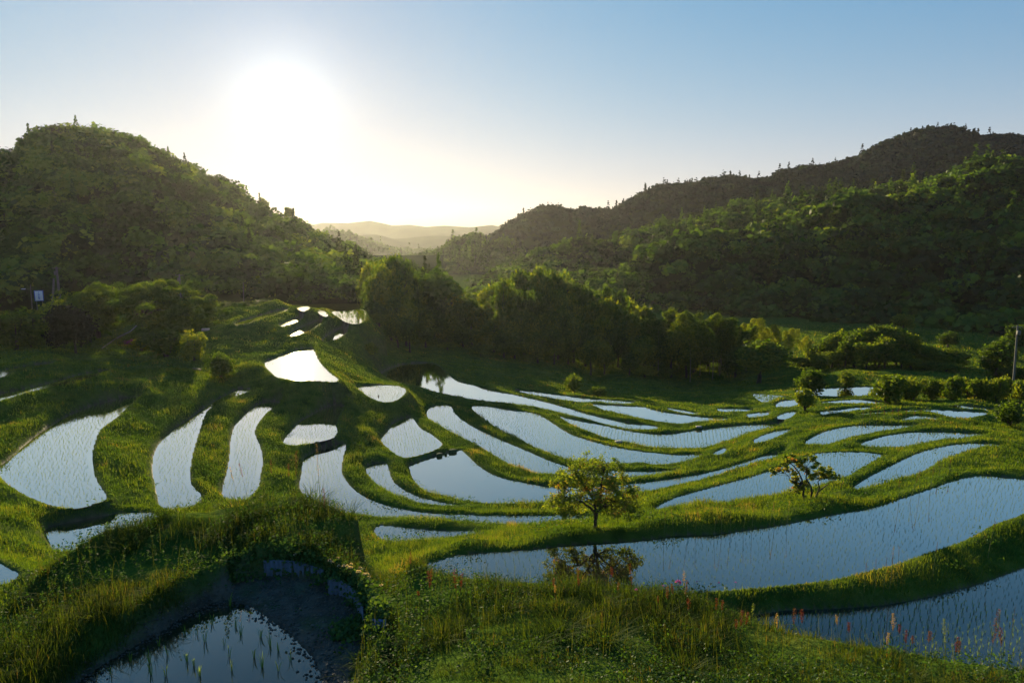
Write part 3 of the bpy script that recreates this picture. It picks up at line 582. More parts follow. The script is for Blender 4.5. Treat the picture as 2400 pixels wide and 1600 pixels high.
def proto_conifer(seed, n=1500):
    r = np.random.default_rng(seed); a = Acc(); V, F = tube([(0, 0, -.05), (0, 0, .5), (0, 0, 1)], [.022, .014, .003]); a.add(V, F)
    t = r.uniform(0, 1, n)**.8; an = r.uniform(0, 6.28, n); lay = .7+.3*np.cos(t*60)
    rr = .19*t*lay*r.uniform(.4, 1.05, n)+.008; p = np.stack([rr*np.cos(an), rr*np.sin(an), 1-.86*t-.05*rr], -1)
    V, F = leafquads(p, np.stack([np.cos(an), np.sin(an), np.full(n, .7)], -1)+r.normal(size=(n, 3))*.5, .022*r.uniform(.6, 1.4, n), r)
    return a.mesh('trunk', M_BARK), mesh_np('crown', V, F, M_TREE, np.repeat(.25+r.normal(size=n)*.1, 4))
def proto_bamboo(seed, n=2200, yellow=.16):
    r = np.random.default_rng(seed); a = Acc(); lean = r.normal(size=2)*.085
    z = np.linspace(-.03, 1, 9); bend = np.stack([lean[0]*z**3*3, lean[1]*z**3*3, z], -1)
    V, F = tube(bend, np.linspace(.0062, .0016, 9), 5); a.add(V, F)
    t = r.beta(1.6, 1.1, n); k = np.interp(.38+.62*t, z, np.arange(9)); b = np.stack([np.interp(.38+.62*t, z, bend[:, i]) for i in range(3)], -1)
    an = r.uniform(0, 6.28, n); rr = .17*np.sin(np.clip(t*.72+.2, 0, 1)*math.pi)**.6*r.uniform(.05, 1, n)**.8
    p = b+np.stack([rr*np.cos(an), rr*np.sin(an), -.55*rr+.25*np.sin(an*3)*rr], -1)
    V, F = leafquads(p, r.normal(size=(n, 3))+[0, 0, .4], .020*r.uniform(.6, 1.4, n), r, .38)
    return a.mesh('culm', M_PALEBARK), mesh_np('foliage', V, F, M_TREE, np.repeat(yellow+.25+r.normal(size=n)*.12, 4))
def thing(name, label, cat, loc, rz=0, scale=(1, 1, 1), group=None):
    o = bpy.data.objects.new(name, None); C.objects.link(o); o.location = (loc[0], loc[1], loc[2]); o.rotation_euler = (0, 0, rz); o.scale = scale; o.empty_display_size = .3
    return tag(o, label, cat, group)
BROAD = [proto_broad(100+k) for k in range(6)]; SHRUB = [proto_shrub(150+k) for k in range(6)]; CONIF = [proto_conifer(200+k) for k in range(2)]; BAMB = [proto_bamboo(300+k) for k in range(4)]
PARTN = {id(BROAD): ('trunk', 'crown')}
def plant_tree(protos, names, kind, label, cat, loc, height, radius, group=None, k=None):
    k = int(RNG.integers(0, len(protos))) if k is None else k
    s = radius/.4 if protos is BROAD or protos is SHRUB else (radius/.19 if protos is CONIF else height)
    o = thing(kind, label, cat, (loc[0], loc[1], loc[2]+CZ), RNG.uniform(0, 6.28), (s, s, height), group)
    for nme, me in zip(names, protos[k]): link(nme, me, o)
    return o
def at_px(px, py_top, d):
    """point at horizontal distance d in the bearing of a pixel column, ground level and the level that the pixel row sees"""
    v = pdir(px, py_top); h = math.hypot(v[0], v[1]); x, y = v[0]*d/h, v[1]*d/h
    return x, y, float(H(np.array([x]), np.array([y]))[0]), v[2]*d/h
TC_ = ('trunk', 'crown'); GL = 'broadleaf tree massed among its neighbours in the dark grove behind the terraces'; GG = 'trees of the grove behind the terraces'
SKX = [822,845,880,913,955,998,1040,1066,1090,1108,1140,1180,1202,1240,1270,1316,1359,1401,1457,1495,1516,1550,1576,1635,1678,1750,1800]
SKY_ = [640,622,600,589,592,622,652,657,672,657,662,652,627,622,618,628,644,653,661,690,716,730,723,721,733,752,790]
def gtree(px, top, d, wpx, label=GL, group=GG, protos=None, kind='broadleaf_tree', k=None):
    x, y, zg, zt = at_px(px, top, d); hgt = zt-zg
    if hgt < 1.2: return
    protos = protos or (SHRUB if kind in ('shrub', 'sapling') else BROAD)
    # the crown reaches 1.06 of the unit height
    return plant_tree(protos, TC_ if protos is not BAMB else ('culm', 'foliage'), kind, label, 'bamboo' if protos is BAMB else 'tree', (x, y, zg), hgt/(1.02 if protos is BROAD else 1.0), wpx/F_*d/2, group, k)
# named members of the grove's outline
gtree(884, 612, 116, 80, 'tall loose tree at the left end of the grove beside the reed-filled pond')
gtree(925, 587, 124, 100, 'tallest rounded tree near the left end of the grove crest')
gtree(1180, 652, 130, 74, 'bright yellow-green tree in the dip left of the grove dome', k=2)
gtree(1268, 617, 145, 120, 'broad tree forming the top of the dome in the middle of the grove')
gtree(1785, 790, 112, 150, 'large round tree standing alone in front of the yellow bamboo', k=1)
gtree(1905, 857, 92, 84, 'rounded dark green tree behind the bushy sapling', k=3)
for i, x in enumerate(np.arange(872, 1530, 30)):
    px = x+RNG.uniform(-9, 9); t = np.interp(px, SKX, SKY_)
    gtree(px, t+RNG.uniform(0, 9), RNG.uniform(140, 150) if px > 960 else RNG.uniform(124, 132), RNG.uniform(66, 96))
for i, x in enumerate(np.arange(870, 1540, 34)):
    px = x+RNG.uniform(-10, 10); t = np.interp(px, SKX, SKY_)
    gtree(px, t+RNG.uniform(32, 58), RNG.uniform(133, 139) if px > 960 else RNG.uniform(118, 123), RNG.uniform(62, 90))
for i, x in enumerate(np.arange(872, 1560, 36)):
    px = x+RNG.uniform(-10, 10); t = np.interp(px, SKX, SKY_)
    gtree(px, t+RNG.uniform(82, 112), RNG.uniform(126, 131) if px > 960 else RNG.uniform(113, 117), RNG.uniform(60, 84))
for i, x in enumerate(np.arange(880, 1560, 42)):
    px = x+RNG.uniform(-10, 10); t = np.interp(px, SKX, SKY_)
    gtree(px, t+RNG.uniform(128, 150), RNG.uniform(119, 124) if px > 960 else RNG.uniform(108, 112), RNG.uniform(54, 74))
BG = 'bamboos at the right end of the grove'
for i, x in enumerate(np.arange(1525, 1760, 7)):
    px = x+RNG.uniform(-5, 5); gtree(px, np.interp(px, SKX, SKY_)+RNG.uniform(0, 26), RNG.uniform(122, 136), 40, 'tall bamboo with a bare pale culm in the dark stand right of the grove', BG, BAMB, 'bamboo')
for i, x in enumerate(np.arange(1500, 1900, 17)):
    px = x+RNG.uniform(-10, 10); gtree(px, np.interp(px, SKX, SKY_)+34+RNG.uniform(0, 50), RNG.uniform(122, 142), 84, 'dark tree in the shadow behind the bamboo stand', 'dark trees behind the bamboo')
YB = [proto_bamboo(320+k, 1500, .55) for k in range(3)]; BSAVE = BAMB
for i, x in enumerate(np.arange(1755, 1905, 10)):
    px = x+RNG.uniform(-5, 5); BAMB = YB
    gtree(px, np.interp(px, [1740,1765,1800,1840,1870,1905], [765,744,748,752,768,800])+RNG.uniform(0, 16), RNG.uniform(134, 146), 60, 'feathery yellow-green bamboo catching the sun above the round tree', 'yellow bamboos above the round tree', YB, 'bamboo')
DL = 'dark round-headed tree in the shaded belt at the right'; DG = 'dark trees of the shaded belt at the right'
DX, DY = [1900,1924,1945,1985,2020,2050,2085,2110,2130,2190,2230,2300], [815,792,778,757,765,746,749,760,788,808,815,820]
for i, x in enumerate(np.arange(1925, 2240, 22)):
    px = x+RNG.uniform(-7, 7); gtree(px, np.interp(px, DX, DY)+RNG.uniform(0, 8), RNG.uniform(128, 134), RNG.uniform(58, 78), DL, DG)
for i, x in enumerate(np.arange(1930, 2420, 26)):
    px = x+RNG.uniform(-8, 8); gtree(px, np.interp(px, DX, DY)+RNG.uniform(34, 52), RNG.uniform(118, 124), RNG.uniform(50, 70), DL, DG)
gtree(2345, 788, 122, 84, 'rounded tree beside the utility pole at the right edge')
gtree(2121, 731, 190, 56, 'small dark tree alone in the field beyond the shaded belt')
gtree(2225, 775, 165, 54, 'low dark bush in the sloping field at the far right')
gtree(2392, 752, 160, 60, 'dark tree behind the utility pole at the right edge')
# shrubs along the road at the right and saplings on the bunds
SH = 'leafy green shrub in the sunlit hedge along the right'; SG = 'shrubs of the sunlit hedge at the right'
for i, x in enumerate(np.arange(2128, 2420, 21)):
    px = x+RNG.uniform(-6, 6); gtree(px, np.interp(px, [2100,2180,2250,2300,2400], [878,884,878,876,876])+RNG.uniform(-4, 7), RNG.uniform(84, 92), RNG.uniform(36, 52), SH, SG, kind='shrub')
def ptree(px, base, top, wpx, label, kind='broadleaf_tree', protos=None, k=None, group=None):
    g = hit(px, base); d = math.hypot(g[0], g[1]); return gtree(px, top, d, wpx, label, group, protos, kind, k)
ptree(2085, 945, 870, 86, 'leafy shrub tree with several stems behind the lens-shaped pool', protos=SHRUB, k=4)
ptree(2130, 935, 884, 60, 'smaller shrub right of the several-stemmed shrub tree', 'shrub', k=0)
ptree(1985, 905, 868, 50, 'low bush between the dark green tree and the several-stemmed shrub tree', 'shrub', k=2)
ptree(1890, 962, 902, 56, 'bushy yellow-green sapling beside the bright little pool', 'sapling', k=5)
ptree(1345, 918, 872, 56, 'small domed tree on the shaded slope under the grove', protos=SHRUB, k=1)
ptree(1405, 930, 904, 54, 'low spreading bush right of the small domed tree', 'shrub', k=2)
ptree(2372, 1000, 938, 70, 'dark shrub at the right edge beside the striped paddy', 'shrub', k=3)
ptree(514, 884, 822, 78, 'sparkling rounded bush left of the blazing pool', 'shrub', k=0)
ptree(600, 762, 745, 22, 'tiny bush on the upper terraces left of the slanting pool', 'shrub', k=0)
ptree(870, 830, 800, 40, 'loose shrub beside the grove right of the blazing pool', 'shrub', k=4)
# left cluster round the spreading tree
ptree(66, 815, 712, 120, 'feathery spreading tree at the left edge below the sign', protos=SHRUB, k=1)
ptree(28, 820, 728, 84, 'dark low tree at the far left edge', protos=SHRUB, k=4)
ptree(120, 806, 695, 100, 'light green tree behind the black round bush', protos=SHRUB, k=2)
ptree(220, 795, 662, 108, 'green tree tucked behind the left shoulder of the spreading tree', protos=SHRUB, k=5)
ptree(150, 790, 683, 80, 'low tree crown between the sign and the spreading tree', protos=SHRUB, k=3)
ptree(450, 845, 772, 66, 'sprawling small tree at the right foot of the spreading tree', protos=SHRUB, k=0)
ptree(100, 818, 795, 44, 'small pale bush in front of the dark trees at the left', 'shrub', k=2)
ptree(385, 838, 770, 110, 'undergrowth bush beneath the spreading tree', 'shrub', k=3)
ptree(330, 822, 786, 60, 'leafy bush beside the purple-flowered shrub', 'shrub', k=5)
# black round bush
g = hit(178, 828); d = math.hypot(g[0], g[1]); _, _, _, zt = at_px(178, 712, d)
def canopy_obj(name, label, cat, base, height, rxy, n, mat, leaf, tint0, seed, K=22, bark=M_BARK, r0=.12, zc=.56, rzf=.5):
    o = thing(name, label, cat, (base[0], base[1], base[2]+CZ)); a = Acc()
    V, F = tube([(0, 0, -.3), (0, 0, height*.3), (0.05, 0, height*.6)], [r0, r0*.8, r0*.4]); a.add(V, F); link('trunk', a.mesh('trunk', bark), o)
    V, F, t = canopy(n, seed, K, leaf, under=-.8); V = V*np.array([rxy, rxy, height*rzf])+[0, 0, height*zc]
    link('crown', mesh_np('crown', V, F, mat, t-.45+tint0), o); return o
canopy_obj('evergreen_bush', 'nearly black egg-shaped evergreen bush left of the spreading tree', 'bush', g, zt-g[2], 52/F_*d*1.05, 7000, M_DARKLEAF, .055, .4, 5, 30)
# the big spreading tree
g = hit(345, 806); d = math.hypot(g[0], g[1]); mpp = d/F_*1.02; _, _, _, zt = at_px(335, 655, d); hgt = zt-g[2]
o = thing('spreading_tree', 'large umbrella-shaped tree with a leaning trunk on the left terrace', 'tree', (g[0], g[1], g[2]+CZ))
a = Acc(); r = np.random.default_rng(77); tips = []
p1 = np.array([-.2*mpp*8, 0, hgt*.45])
V, F = tube([(0, 0, -.4), (.05, 0, hgt*.15), (-.02*hgt, 0, hgt*.3), (-.05*hgt, 0, hgt*.42)], [.42, .32, .27, .22], 8); a.add(V, F)
top = np.array([-.05*hgt, 0, hgt*.42])
for dx, dy, dz, rr in ((-.95, .2, .62, .15), (-.55, -.5, .75, .13), (.1, .3, .9, .15), (.7, -.3, .66, .15), (.95, .35, .42, .13), (.3, -.7, .6, .12), (-.3, .7, .7, .12)):
    e = top+np.array([dx*118*mpp*.72, dy*100*mpp*.7, (dz)*hgt*.50]); m_ = (top+e)/2+[0, 0, hgt*.05]
    V, F = tube([top-[0, 0, .1], m_, e], [rr, rr*.65, rr*.25], 6); a.add(V, F)
link('trunk', a.mesh('trunk', M_BARK), o)
cl = []; nrm_ = []; tt = []
for cx, cz, rx, rz, n in ((-92, 58, 46, 36, 26), (-45, 38, 50, 30, 26), (0, 26, 58, 26, 30), (45, 38, 52, 32, 26), (88, 66, 44, 44, 26), (108, 98, 30, 40, 18), (-60, 82, 40, 26, 14), (60, 80, 56, 34, 22), (-70, 112, 24, 26, 8), (20, 62, 46, 26, 14), (96, 128, 34, 26, 16), (60, 112, 44, 30, 18), (85, 140, 40, 14, 12), (20, 100, 24, 26, 8)):
    for q in range(n):      # umbels of leaves, flat on top
        cx2, cy2, cz2 = cx+r.normal()*rx*.5, r.normal()*58, 152-cz+r.normal()*rz*.35
        k = 150; dd = r.normal(size=(k, 3)); dd /= np.linalg.norm(dd, axis=1, keepdims=True); dd[:, 2] = np.abs(dd[:, 2])
        cl.append(np.array([cx2, cy2, cz2])+dd*np.array([15, 15, 11])*r.uniform(.5, 1.1, (k, 1))); nrm_.append(dd+r.normal(size=(k, 3))*.5); tt.append(np.full(k, .45+r.normal()*.1)+r.normal(size=k)*.08)
P = np.concatenate(cl)*mpp; P[:, 2] *= hgt/(152*mpp)
V, F = leafquads(P, np.concatenate(nrm_), .16*np.random.default_rng(3).uniform(.6, 1.4, len(P)), np.random.default_rng(4), .6)
link('crown', mesh_np('crown', V, F, M_TREE, np.repeat(np.concatenate(tt), 4)), o)
# purple shrub
M_PURPLE = leafmat('purple_petal', [(0, (.05, .01, .07)), (1, (.16, .03, .20))], .3)
g = hit(308, 816); d = math.hypot(g[0], g[1])
canopy_obj('flowering_shrub', 'low purple-flowered shrub beneath the spreading tree', 'shrub', g, 20/F_*d, 16/F_*d, 500, M_PURPLE, .08, .5, 8, 8, r0=.03)
# emergent trees on the left ridge
for px, py, hpx, cn in ((571, 440, 26, 1), (616, 464, 20, 0), (393, 343, 22, 1), (204, 297, 16, 0), (148, 298, 18, 0), (478, 393, 14, 1), (676, 482, 18, 0), (46, 330, 14, 0)):
    v = pdir(px, py); hh = math.hypot(v[0], v[1]); dd = 318; pos = v/hh*dd; ht = hpx/F_*dd*1.9
    plant_tree(CONIF if cn else BROAD, TC_, 'conifer' if cn else 'broadleaf_tree', 'tree standing proud of the wooded ridge of the left hill', 'tree', (pos[0], pos[1], pos[2]-ht), ht, ht*(.23 if cn else .38), 'trees proud of the left ridge')

# the two small trees on the long bund: stems, boughs to each spray of leaves, sprays where the photo has them
def spray_tree(name, label, px, base, sc_px, ref, stems, sprays, spray_r, nleaf, leafsize, seed, r0, ydepth, tone=.36):
    """stems / sprays in picture units about the foot 'ref'; sc_px = photo pixels per unit"""
    g = hit(px, base); d = math.hypot(g[0], g[1]); dv = pdir(px, base); mp = d/math.hypot(dv[0], dv[1])/F_*sc_px; r = np.random.default_rng(seed)
    vert = 1/math.cos(math.atan2(-g[2], d)*.55)
    o = thing(name, label, 'tree', (g[0], g[1], g[2]+CZ), math.atan2(-g[0], g[1])); a = Acc(); nodes = []
    w3 = lambda u, v, y: np.array([(u-ref[0])*mp, y, (ref[1]-v)*mp*vert])
    for st, y1, rr in stems:
        path = np.array([w3(u, v, y1*k/(len(st)-1)*mp) for k, (u, v) in enumerate(st)]); path[0][2] -= .15
        dense = np.array([[np.interp(q, np.arange(len(path)), path[:, i]) for i in range(3)] for q in np.linspace(0, len(path)-1, len(path)*4)]); dense += r.normal(size=dense.shape)*r0*.25
        V, F = tube(dense, np.linspace(rr, rr*.4, len(dense)), 6); a.add(V, F); nodes += [(p, rr*(1-.6*i/len(dense))) for i, p in enumerate(dense) if i > len(dense)*.3]
    NP_ = np.array([p for p, _ in nodes]); cs = []; P = []; T = []
    for (u, v) in sprays:
        for rep in range(2 if ydepth else 1):
            c = w3(u, v, r.uniform(-1, 1)*ydepth*mp); q = c-np.array([0, 0, .3*mp*spray_r]); k = int(np.argmin(np.linalg.norm((NP_-q)*[1, 1, 1.0], axis=1)+np.where(NP_[:, 2] > q[2], .5, 0))); s = NP_[k]; m_ = (s+c)/2+r.normal(size=3)*.06*np.linalg.norm(c-s)+[0, 0, -.04*np.linalg.norm(c-s)]
            V, F = tube([s, m_, c], [nodes[k][1]*.5, nodes[k][1]*.35, .006], 5); a.add(V, F); cs.append(c)
            t0 = tone+r.normal()*.2
            for w in range(5):
                e = c+r.normal(size=3)*np.array([.75, .75, .45])*spray_r*mp; V, F = tube([c, e], [.007, .003], 4); a.add(V, F)
                n = nleaf//5; P.append(e+r.normal(size=(n, 3))*np.array([.33, .33, .26])*spray_r*mp); T.append(np.full(n, t0+r.normal()*.08)+r.normal(size=n)*.13)
    P = np.concatenate(P); T = np.concatenate(T); link('trunk', a.mesh('trunk', M_BARK), o)
    V, F = leafquads(P, r.normal(size=(len(P), 3))*.8+[0, 0, .7], leafsize*r.uniform(.6, 1.3, len(P)), r, .62); link('crown', mesh_np('crown', V, F, M_MAPLE, np.repeat(T, 4)), o)
rs = np.random.default_rng(12); dome = []
while len(dome) < 58:
    u, v = rs.uniform(-1, 1), rs.uniform(0, 1)
    if u*u*.98+(v*1.02)**2 < 1 and v > .02+.16*(abs(u) < .25) and all((u-a_)**2+(v-b_)**2 > .014 for a_, b_ in dome): dome.append((u, v))
spray_tree('young_tree', 'young tree with a domed coppery green crown on the bund above the great blue paddy', 1394, 1236, 1.0, (0, 0),
  [([(0, 0), (2, -28), (-2, -62), (-30, -100), (-48, -128)], 10, .085), ([(2, -28), (10, -70), (14, -110), (20, -150)], -12, .07), ([(2, -40), (34, -66), (66, -84), (84, -92)], 18, .055), ([(0, -45), (-30, -62), (-66, -74), (-88, -80)], -16, .055)],
  [(u*102-2, -34-v*132) for u, v in dome], 13, 120, .050, 31, .05, 46, .46)
spray_tree('shrub_tree', 'small tree with forked crooked bare stems and sparse yellow leaves on the right bund', 1893, 1172, .0957, (1150, 1270),
  [([(1060, 1200), (1030, 980), (990, 800), (930, 680), (850, 570), (720, 470)], 150, .06), ([(1240, 1290), (1225, 1000), (1180, 860), (1080, 720), (1090, 560), (1060, 420)], -120, .055), ([(1260, 1260), (1350, 1080), (1390, 920), (1350, 780), (1440, 690)], 60, .045), ([(1390, 920), (1560, 810), (1600, 740), (1700, 690)], -80, .03), ([(960, 800), (700, 815), (690, 720), (600, 660), (400, 660)], -60, .028)],
  [(330, 690), (470, 600), (620, 560), (560, 420), (640, 300), (760, 260), (860, 350), (1000, 320), (1110, 180), (1180, 250), (1000, 520), (780, 640), (1100, 560), (1190, 680), (1290, 350), (1430, 450), (1560, 430), (1600, 560), (1740, 600), (1400, 560), (860, 800), (830, 900), (900, 1020), (1060, 860), (980, 1000), (840, 1060), (1300, 600), (930, 440), (1500, 640)], 62, 170, .046, 37, .035, 150, .62)
# ------------------------------------------------------------------ grass, weeds, seedlings
def blades(base, h, wd, yaw, bend, lean, tint, name, mat, seg=2, **kw):
    """curved blades: base (n,3), height, width, heading, how far the tip leans over"""
    n = len(base); ca, sa = np.cos(yaw), np.sin(yaw); side = np.stack([-sa, ca, np.zeros(n)], -1)*wd[:, None]*.5; fw = np.stack([ca, sa, np.zeros(n)], -1)
    rows = []
    for k in range(seg):
        t = k/seg; p = base+fw*(h*(lean*t+bend*t*t))[:, None]; p[:, 2] += h*(t-.30*bend*t*t)
        w_ = (1-.35*t); rows += [p-side*w_, p+side*w_]
    p = base+fw*(h*(lean+bend))[:, None]; p[:, 2] += h*(1-.42*bend); rows.append(p)
    V = np.stack(rows, 1); m = V.shape[1]; o = (np.arange(n)*m)[:, None]
    F4 = [o+np.array([[2*k, 2*k+1, 2*k+3, 2*k+2]]) for k in range(seg-1)]; F3 = o+np.array([[m-3, m-2, m-1]])
    fs = ([np.concatenate(F4)] if F4 else [])+[F3]
    return link(name, mesh_np(name, V.reshape(-1, 3), fs, mat, np.repeat(tint, m)), **kw)
def field(n, r0, r1, a0=-40, a1=40, clear=.02, mudmax=.45, pw=2.0):
    u = RNG.uniform(0, 1, n); r = (r0**pw+(r1**pw-r0**pw)*u)**(1/pw); t = np.radians(RNG.uniform(a0, a1, n))
    x, y = r*np.sin(t), r*np.cos(t)
    ok = ~sample(INSIDE, x, y) & (sample(DIST, x, y) > clear) & (sample(MUD, x, y) < mudmax)
    x, y = x[ok], y[ok]; return x, y, H(x, y), r[ok]
def pts(x, y, z, dz=-.02): return np.stack([x, y, z+CZ+dz], -1)
# near grass of the ledge
x, y, z, r = field(330000, 4.6, 14.5, -44, 44, mudmax=.6, pw=1.3)
cl = vnoise(x, y, 1.1, 41); fine = vnoise(x, y, .33, 42); n = len(x)
keep = RNG.uniform(size=n) < np.clip(.62+.5*cl+.3*fine, .12, 1); x, y, z, r, cl, fine = [q[keep] for q in (x, y, z, r, cl, fine)]; n = len(x)
h = np.clip(.105+.10*cl+.07*fine, .035, .5)*RNG.uniform(.4, 1.7, n)
blades(pts(x, y, z), h, RNG.uniform(.004, .009, n), RNG.uniform(0, 6.28, n)*1.0, RNG.uniform(.1, 1.1, n), RNG.normal(size=n)*.25, .40+.24*vnoise(x, y, .9, 43)+.14*fine+RNG.normal(size=n)*.17+(RNG.uniform(size=n) < .05)*.4, 'grass', M_SHADEGRASS, 3,
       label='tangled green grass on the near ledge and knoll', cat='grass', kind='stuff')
# arching tussocks
tx = []; 
for px, py, k, s in ((560,1215,260,.55),(620,1165,200,.5),(690,1160,260,.6),(740,1185,220,.55),(520,1260,140,.4),(215,1440,200,.42),(370,1395,150,.38),(1310,1490,260,.55),(1420,1500,240,.5),(1250,1520,160,.45),(1180,1440,180,.42),(1400,1420,200,.45),(1560,1470,180,.45),(1040,1500,180,.4),(1600,1580,200,.45),(1800,1560,160,.4),(2100,1590,160,.4),(300,1290,180,.45),(120,1400,160,.4),(860,1560,160,.4),(950,1450,120,.35),(30,1430,160,.4),(430,1180,120,.4),(820,1215,140,.45),(1700,1470,120,.4)):
    g = hit(px, py); a = RNG.uniform(0, 6.28, k); rr = RNG.uniform(0, .22, k)
    xx, yy = g[0]+rr*np.cos(a), g[1]+rr*np.sin(a)
    tx.append(np.stack([xx, yy, H(xx, yy), a+RNG.normal(size=k)*.5, .8*s*RNG.uniform(.5, 1.15, k), np.full(k, RNG.normal()*.1)], -1)[::2])
tx = np.concatenate(tx); n = len(tx)
blades(pts(tx[:, 0], tx[:, 1], tx[:, 2]), tx[:, 4], RNG.uniform(.006, .010, n), tx[:, 3], RNG.uniform(.4, 1.2, n), RNG.uniform(.1, .5, n), 0.40+tx[:, 5]+RNG.normal(size=n)*.12, 'grass_tussocks', M_SHADEGRASS, 4,
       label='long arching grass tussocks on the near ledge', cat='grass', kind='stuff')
# small broad-leaved weeds
x, y, z, r = field(120000, 4.6, 14, -44, 44, mudmax=.55, pw=1.3); cl = vnoise(x, y, .7, 51); k = cl > -.05; x, y, z, cl = x[k], y[k], z[k], cl[k]; n = len(x)
P = pts(x, y, z+RNG.uniform(.02, .22, n)*(.5+cl)); V, F = leafquads(P, RNG.normal(size=(n, 3))*.55+[0, .1, .9], RNG.uniform(.008, .022, n), RNG, .65)
link('weeds', mesh_np('weeds', V, F, M_WEED, np.repeat(.45+.2*vnoise(x, y, .5, 52)+RNG.normal(size=n)*.18, 4)), label='small broad-leaved weeds among the near grass', cat='weeds', kind='stuff')
# taller leafy herbs in patches
x, y, z, r = field(5200, 5.0, 13.2, -44, 44, mudmax=.4, pw=1.1); k = (vnoise(x, y, 1.4, 55)+.4*vnoise(x, y, .4, 56) > .12) & (sample(ZT, x, y) > -6.3); x, y, z = x[k], y[k], z[k]; n = len(x); hh = RNG.uniform(.12, .40, n); m_ = 14
f_ = RNG.uniform(.15, 1, (n, m_)); an = RNG.uniform(0, 6.28, (n, m_)); ln = RNG.normal(size=(n, 2))*.12
P = np.stack([x[:, None]+ln[:, :1]*f_*hh[:, None]*2+np.cos(an)*.045*(1.1-f_), y[:, None]+ln[:, 1:]*f_*hh[:, None]*2+np.sin(an)*.045*(1.1-f_), z[:, None]+CZ+hh[:, None]*f_], -1).reshape(-1, 3)
V, F = leafquads(P, np.stack([np.cos(an)*.5, np.sin(an)*.5, np.full(an.shape, .9)], -1).reshape(-1, 3)+RNG.normal(size=(n*m_, 3))*.4, RNG.uniform(.014, .032, n*m_), RNG, .42)
link('weeds', mesh_np('weeds', V, F, M_WEED, np.repeat(np.repeat(.4+RNG.normal(size=n)*.25, m_)+RNG.normal(size=n*m_)*.08, 4)), label='taller leafy herbs standing in patches on the near ledge', cat='weeds', kind='stuff')
# seeding grass stalks against the light
x, y, z, r = field(2600, 7.0, 13.5, pw=1.0); k = sample(ZT, x, y) > -6.2; x, y, z = x[k], y[k], z[k]; n = len(x)
a = RNG.uniform(0, 6.28, n); hh = RNG.uniform(.18, .52, n)
blades(pts(x, y, z), hh, np.full(n, .0035), a, RNG.uniform(.05, .5, n), RNG.normal(size=n)*.15, np.full(n, .75), 'grass_stalks', M_SHADEGRASS, 3, label='thin seeding grass stalks standing along the near edge', cat='grass', kind='stuff')
# grass of the bunds and slopes
for nm, N_, r0, r1, hh, ww, lab, pw in (('grass', 240000, 13.5, 36, .19, .016, 'short grass on the bunds round the nearer paddies', 1.4), ('grass', 260000, 34, 70, .20, .030, 'grass on the bunds and banks of the middle terraces', 1.4), ('grass', 170000, 68, 128, .18, .060, 'grass on the upper terraces and the slope below the grove', 1.4), ('grass', 90000, 122, 200, .34, .10, 'grass of the fields at the foot of the hills', 1.4)):
    x, y, z, r = field(N_, r0, r1, clear=.0, mudmax=.95, pw=pw); n = len(x); cl = vnoise(x, y, 2.2, 61); c2 = vnoise(x, y, .7, 62)
    h = hh*np.clip(1+.35*cl+.35*c2, .35, 2)*RNG.uniform(.5, 1.5, n)*np.clip(.35+sample(DIST, x, y)/.5, .35, 1)
    blades(pts(x, y, z), h, ww*RNG.uniform(.6, 1.4, n), RNG.uniform(0, 6.28, n), RNG.uniform(.1, .9, n), RNG.normal(size=n)*.25, .43+.22*cl+.13*c2+RNG.normal(size=n)*.13+np.where(vnoise(x, y, 1.3, 63) > .62, .32, 0), nm, M_GRASS, 2, label=lab, cat='grass', kind='stuff')
# weeds standing along the bunds
x, y, z, r = field(26000, 16, 75, clear=.05, pw=1.3); k = (vnoise(x, y, 1.6, 71) > .25); x, y, z, r = x[k], y[k], z[k], r[k]; n = len(x)
P = np.repeat(pts(x, y, z), 5, 0)+RNG.normal(size=(n*5, 3))*[.10, .10, .10]+[0, 0, .22]; V, F = leafquads(P, RNG.normal(size=(n*5, 3))+[0, 0, .6], RNG.uniform(.03, .07, n*5), RNG, .6)
link('weeds', mesh_np('weeds', V, F, M_WEED, np.repeat(.5+RNG.normal(size=n*5)*.2, 4)), label='leafy weeds standing along the bund tops', cat='weeds', kind='stuff')

# rice seedlings in rows
def rows_in(q, sx, sy, ang, jit=.03, inset=.16):
    P = q['P']; c = P.mean(0); ca, sa = math.cos(ang), math.sin(ang); Q = (P-c)@np.array([[ca, -sa], [sa, ca]])
    gx, gy = np.meshgrid(np.arange(Q[:, 0].min(), Q[:, 0].max(), sx), np.arange(Q[:, 1].min(), Q[:, 1].max(), sy))
    p = np.stack([gx.ravel(), gy.ravel()], -1); p += RNG.normal(size=p.shape)*jit; p[:, 0] += .05*np.sin(p[:, 1]*.8)
    p = p@np.array([[ca, sa], [-sa, ca]])+c
    ok = in_poly(P, p[:, 0], p[:, 1]); p = p[ok]; p = p[seg_dist(P, p[:, 0], p[:, 1]) > inset]
    return np.column_stack([p, np.full(len(p), q['z'])])
def main_axis(P):
    Q = P-P.mean(0); u, s, v = np.linalg.svd(Q, full_matrices=False); return math.atan2(v[0, 1], v[0, 0])
def in_frame(p):
    x, y, z = p[:, 0], p[:, 1], p[:, 2]; f = y*cp_-z*sp_; u = y*sp_+z*cp_
    X = 1200+F_*x/f; Y = 800-F_*u/f
    return (X > -5) & (X < 2405) & (Y < 1605)
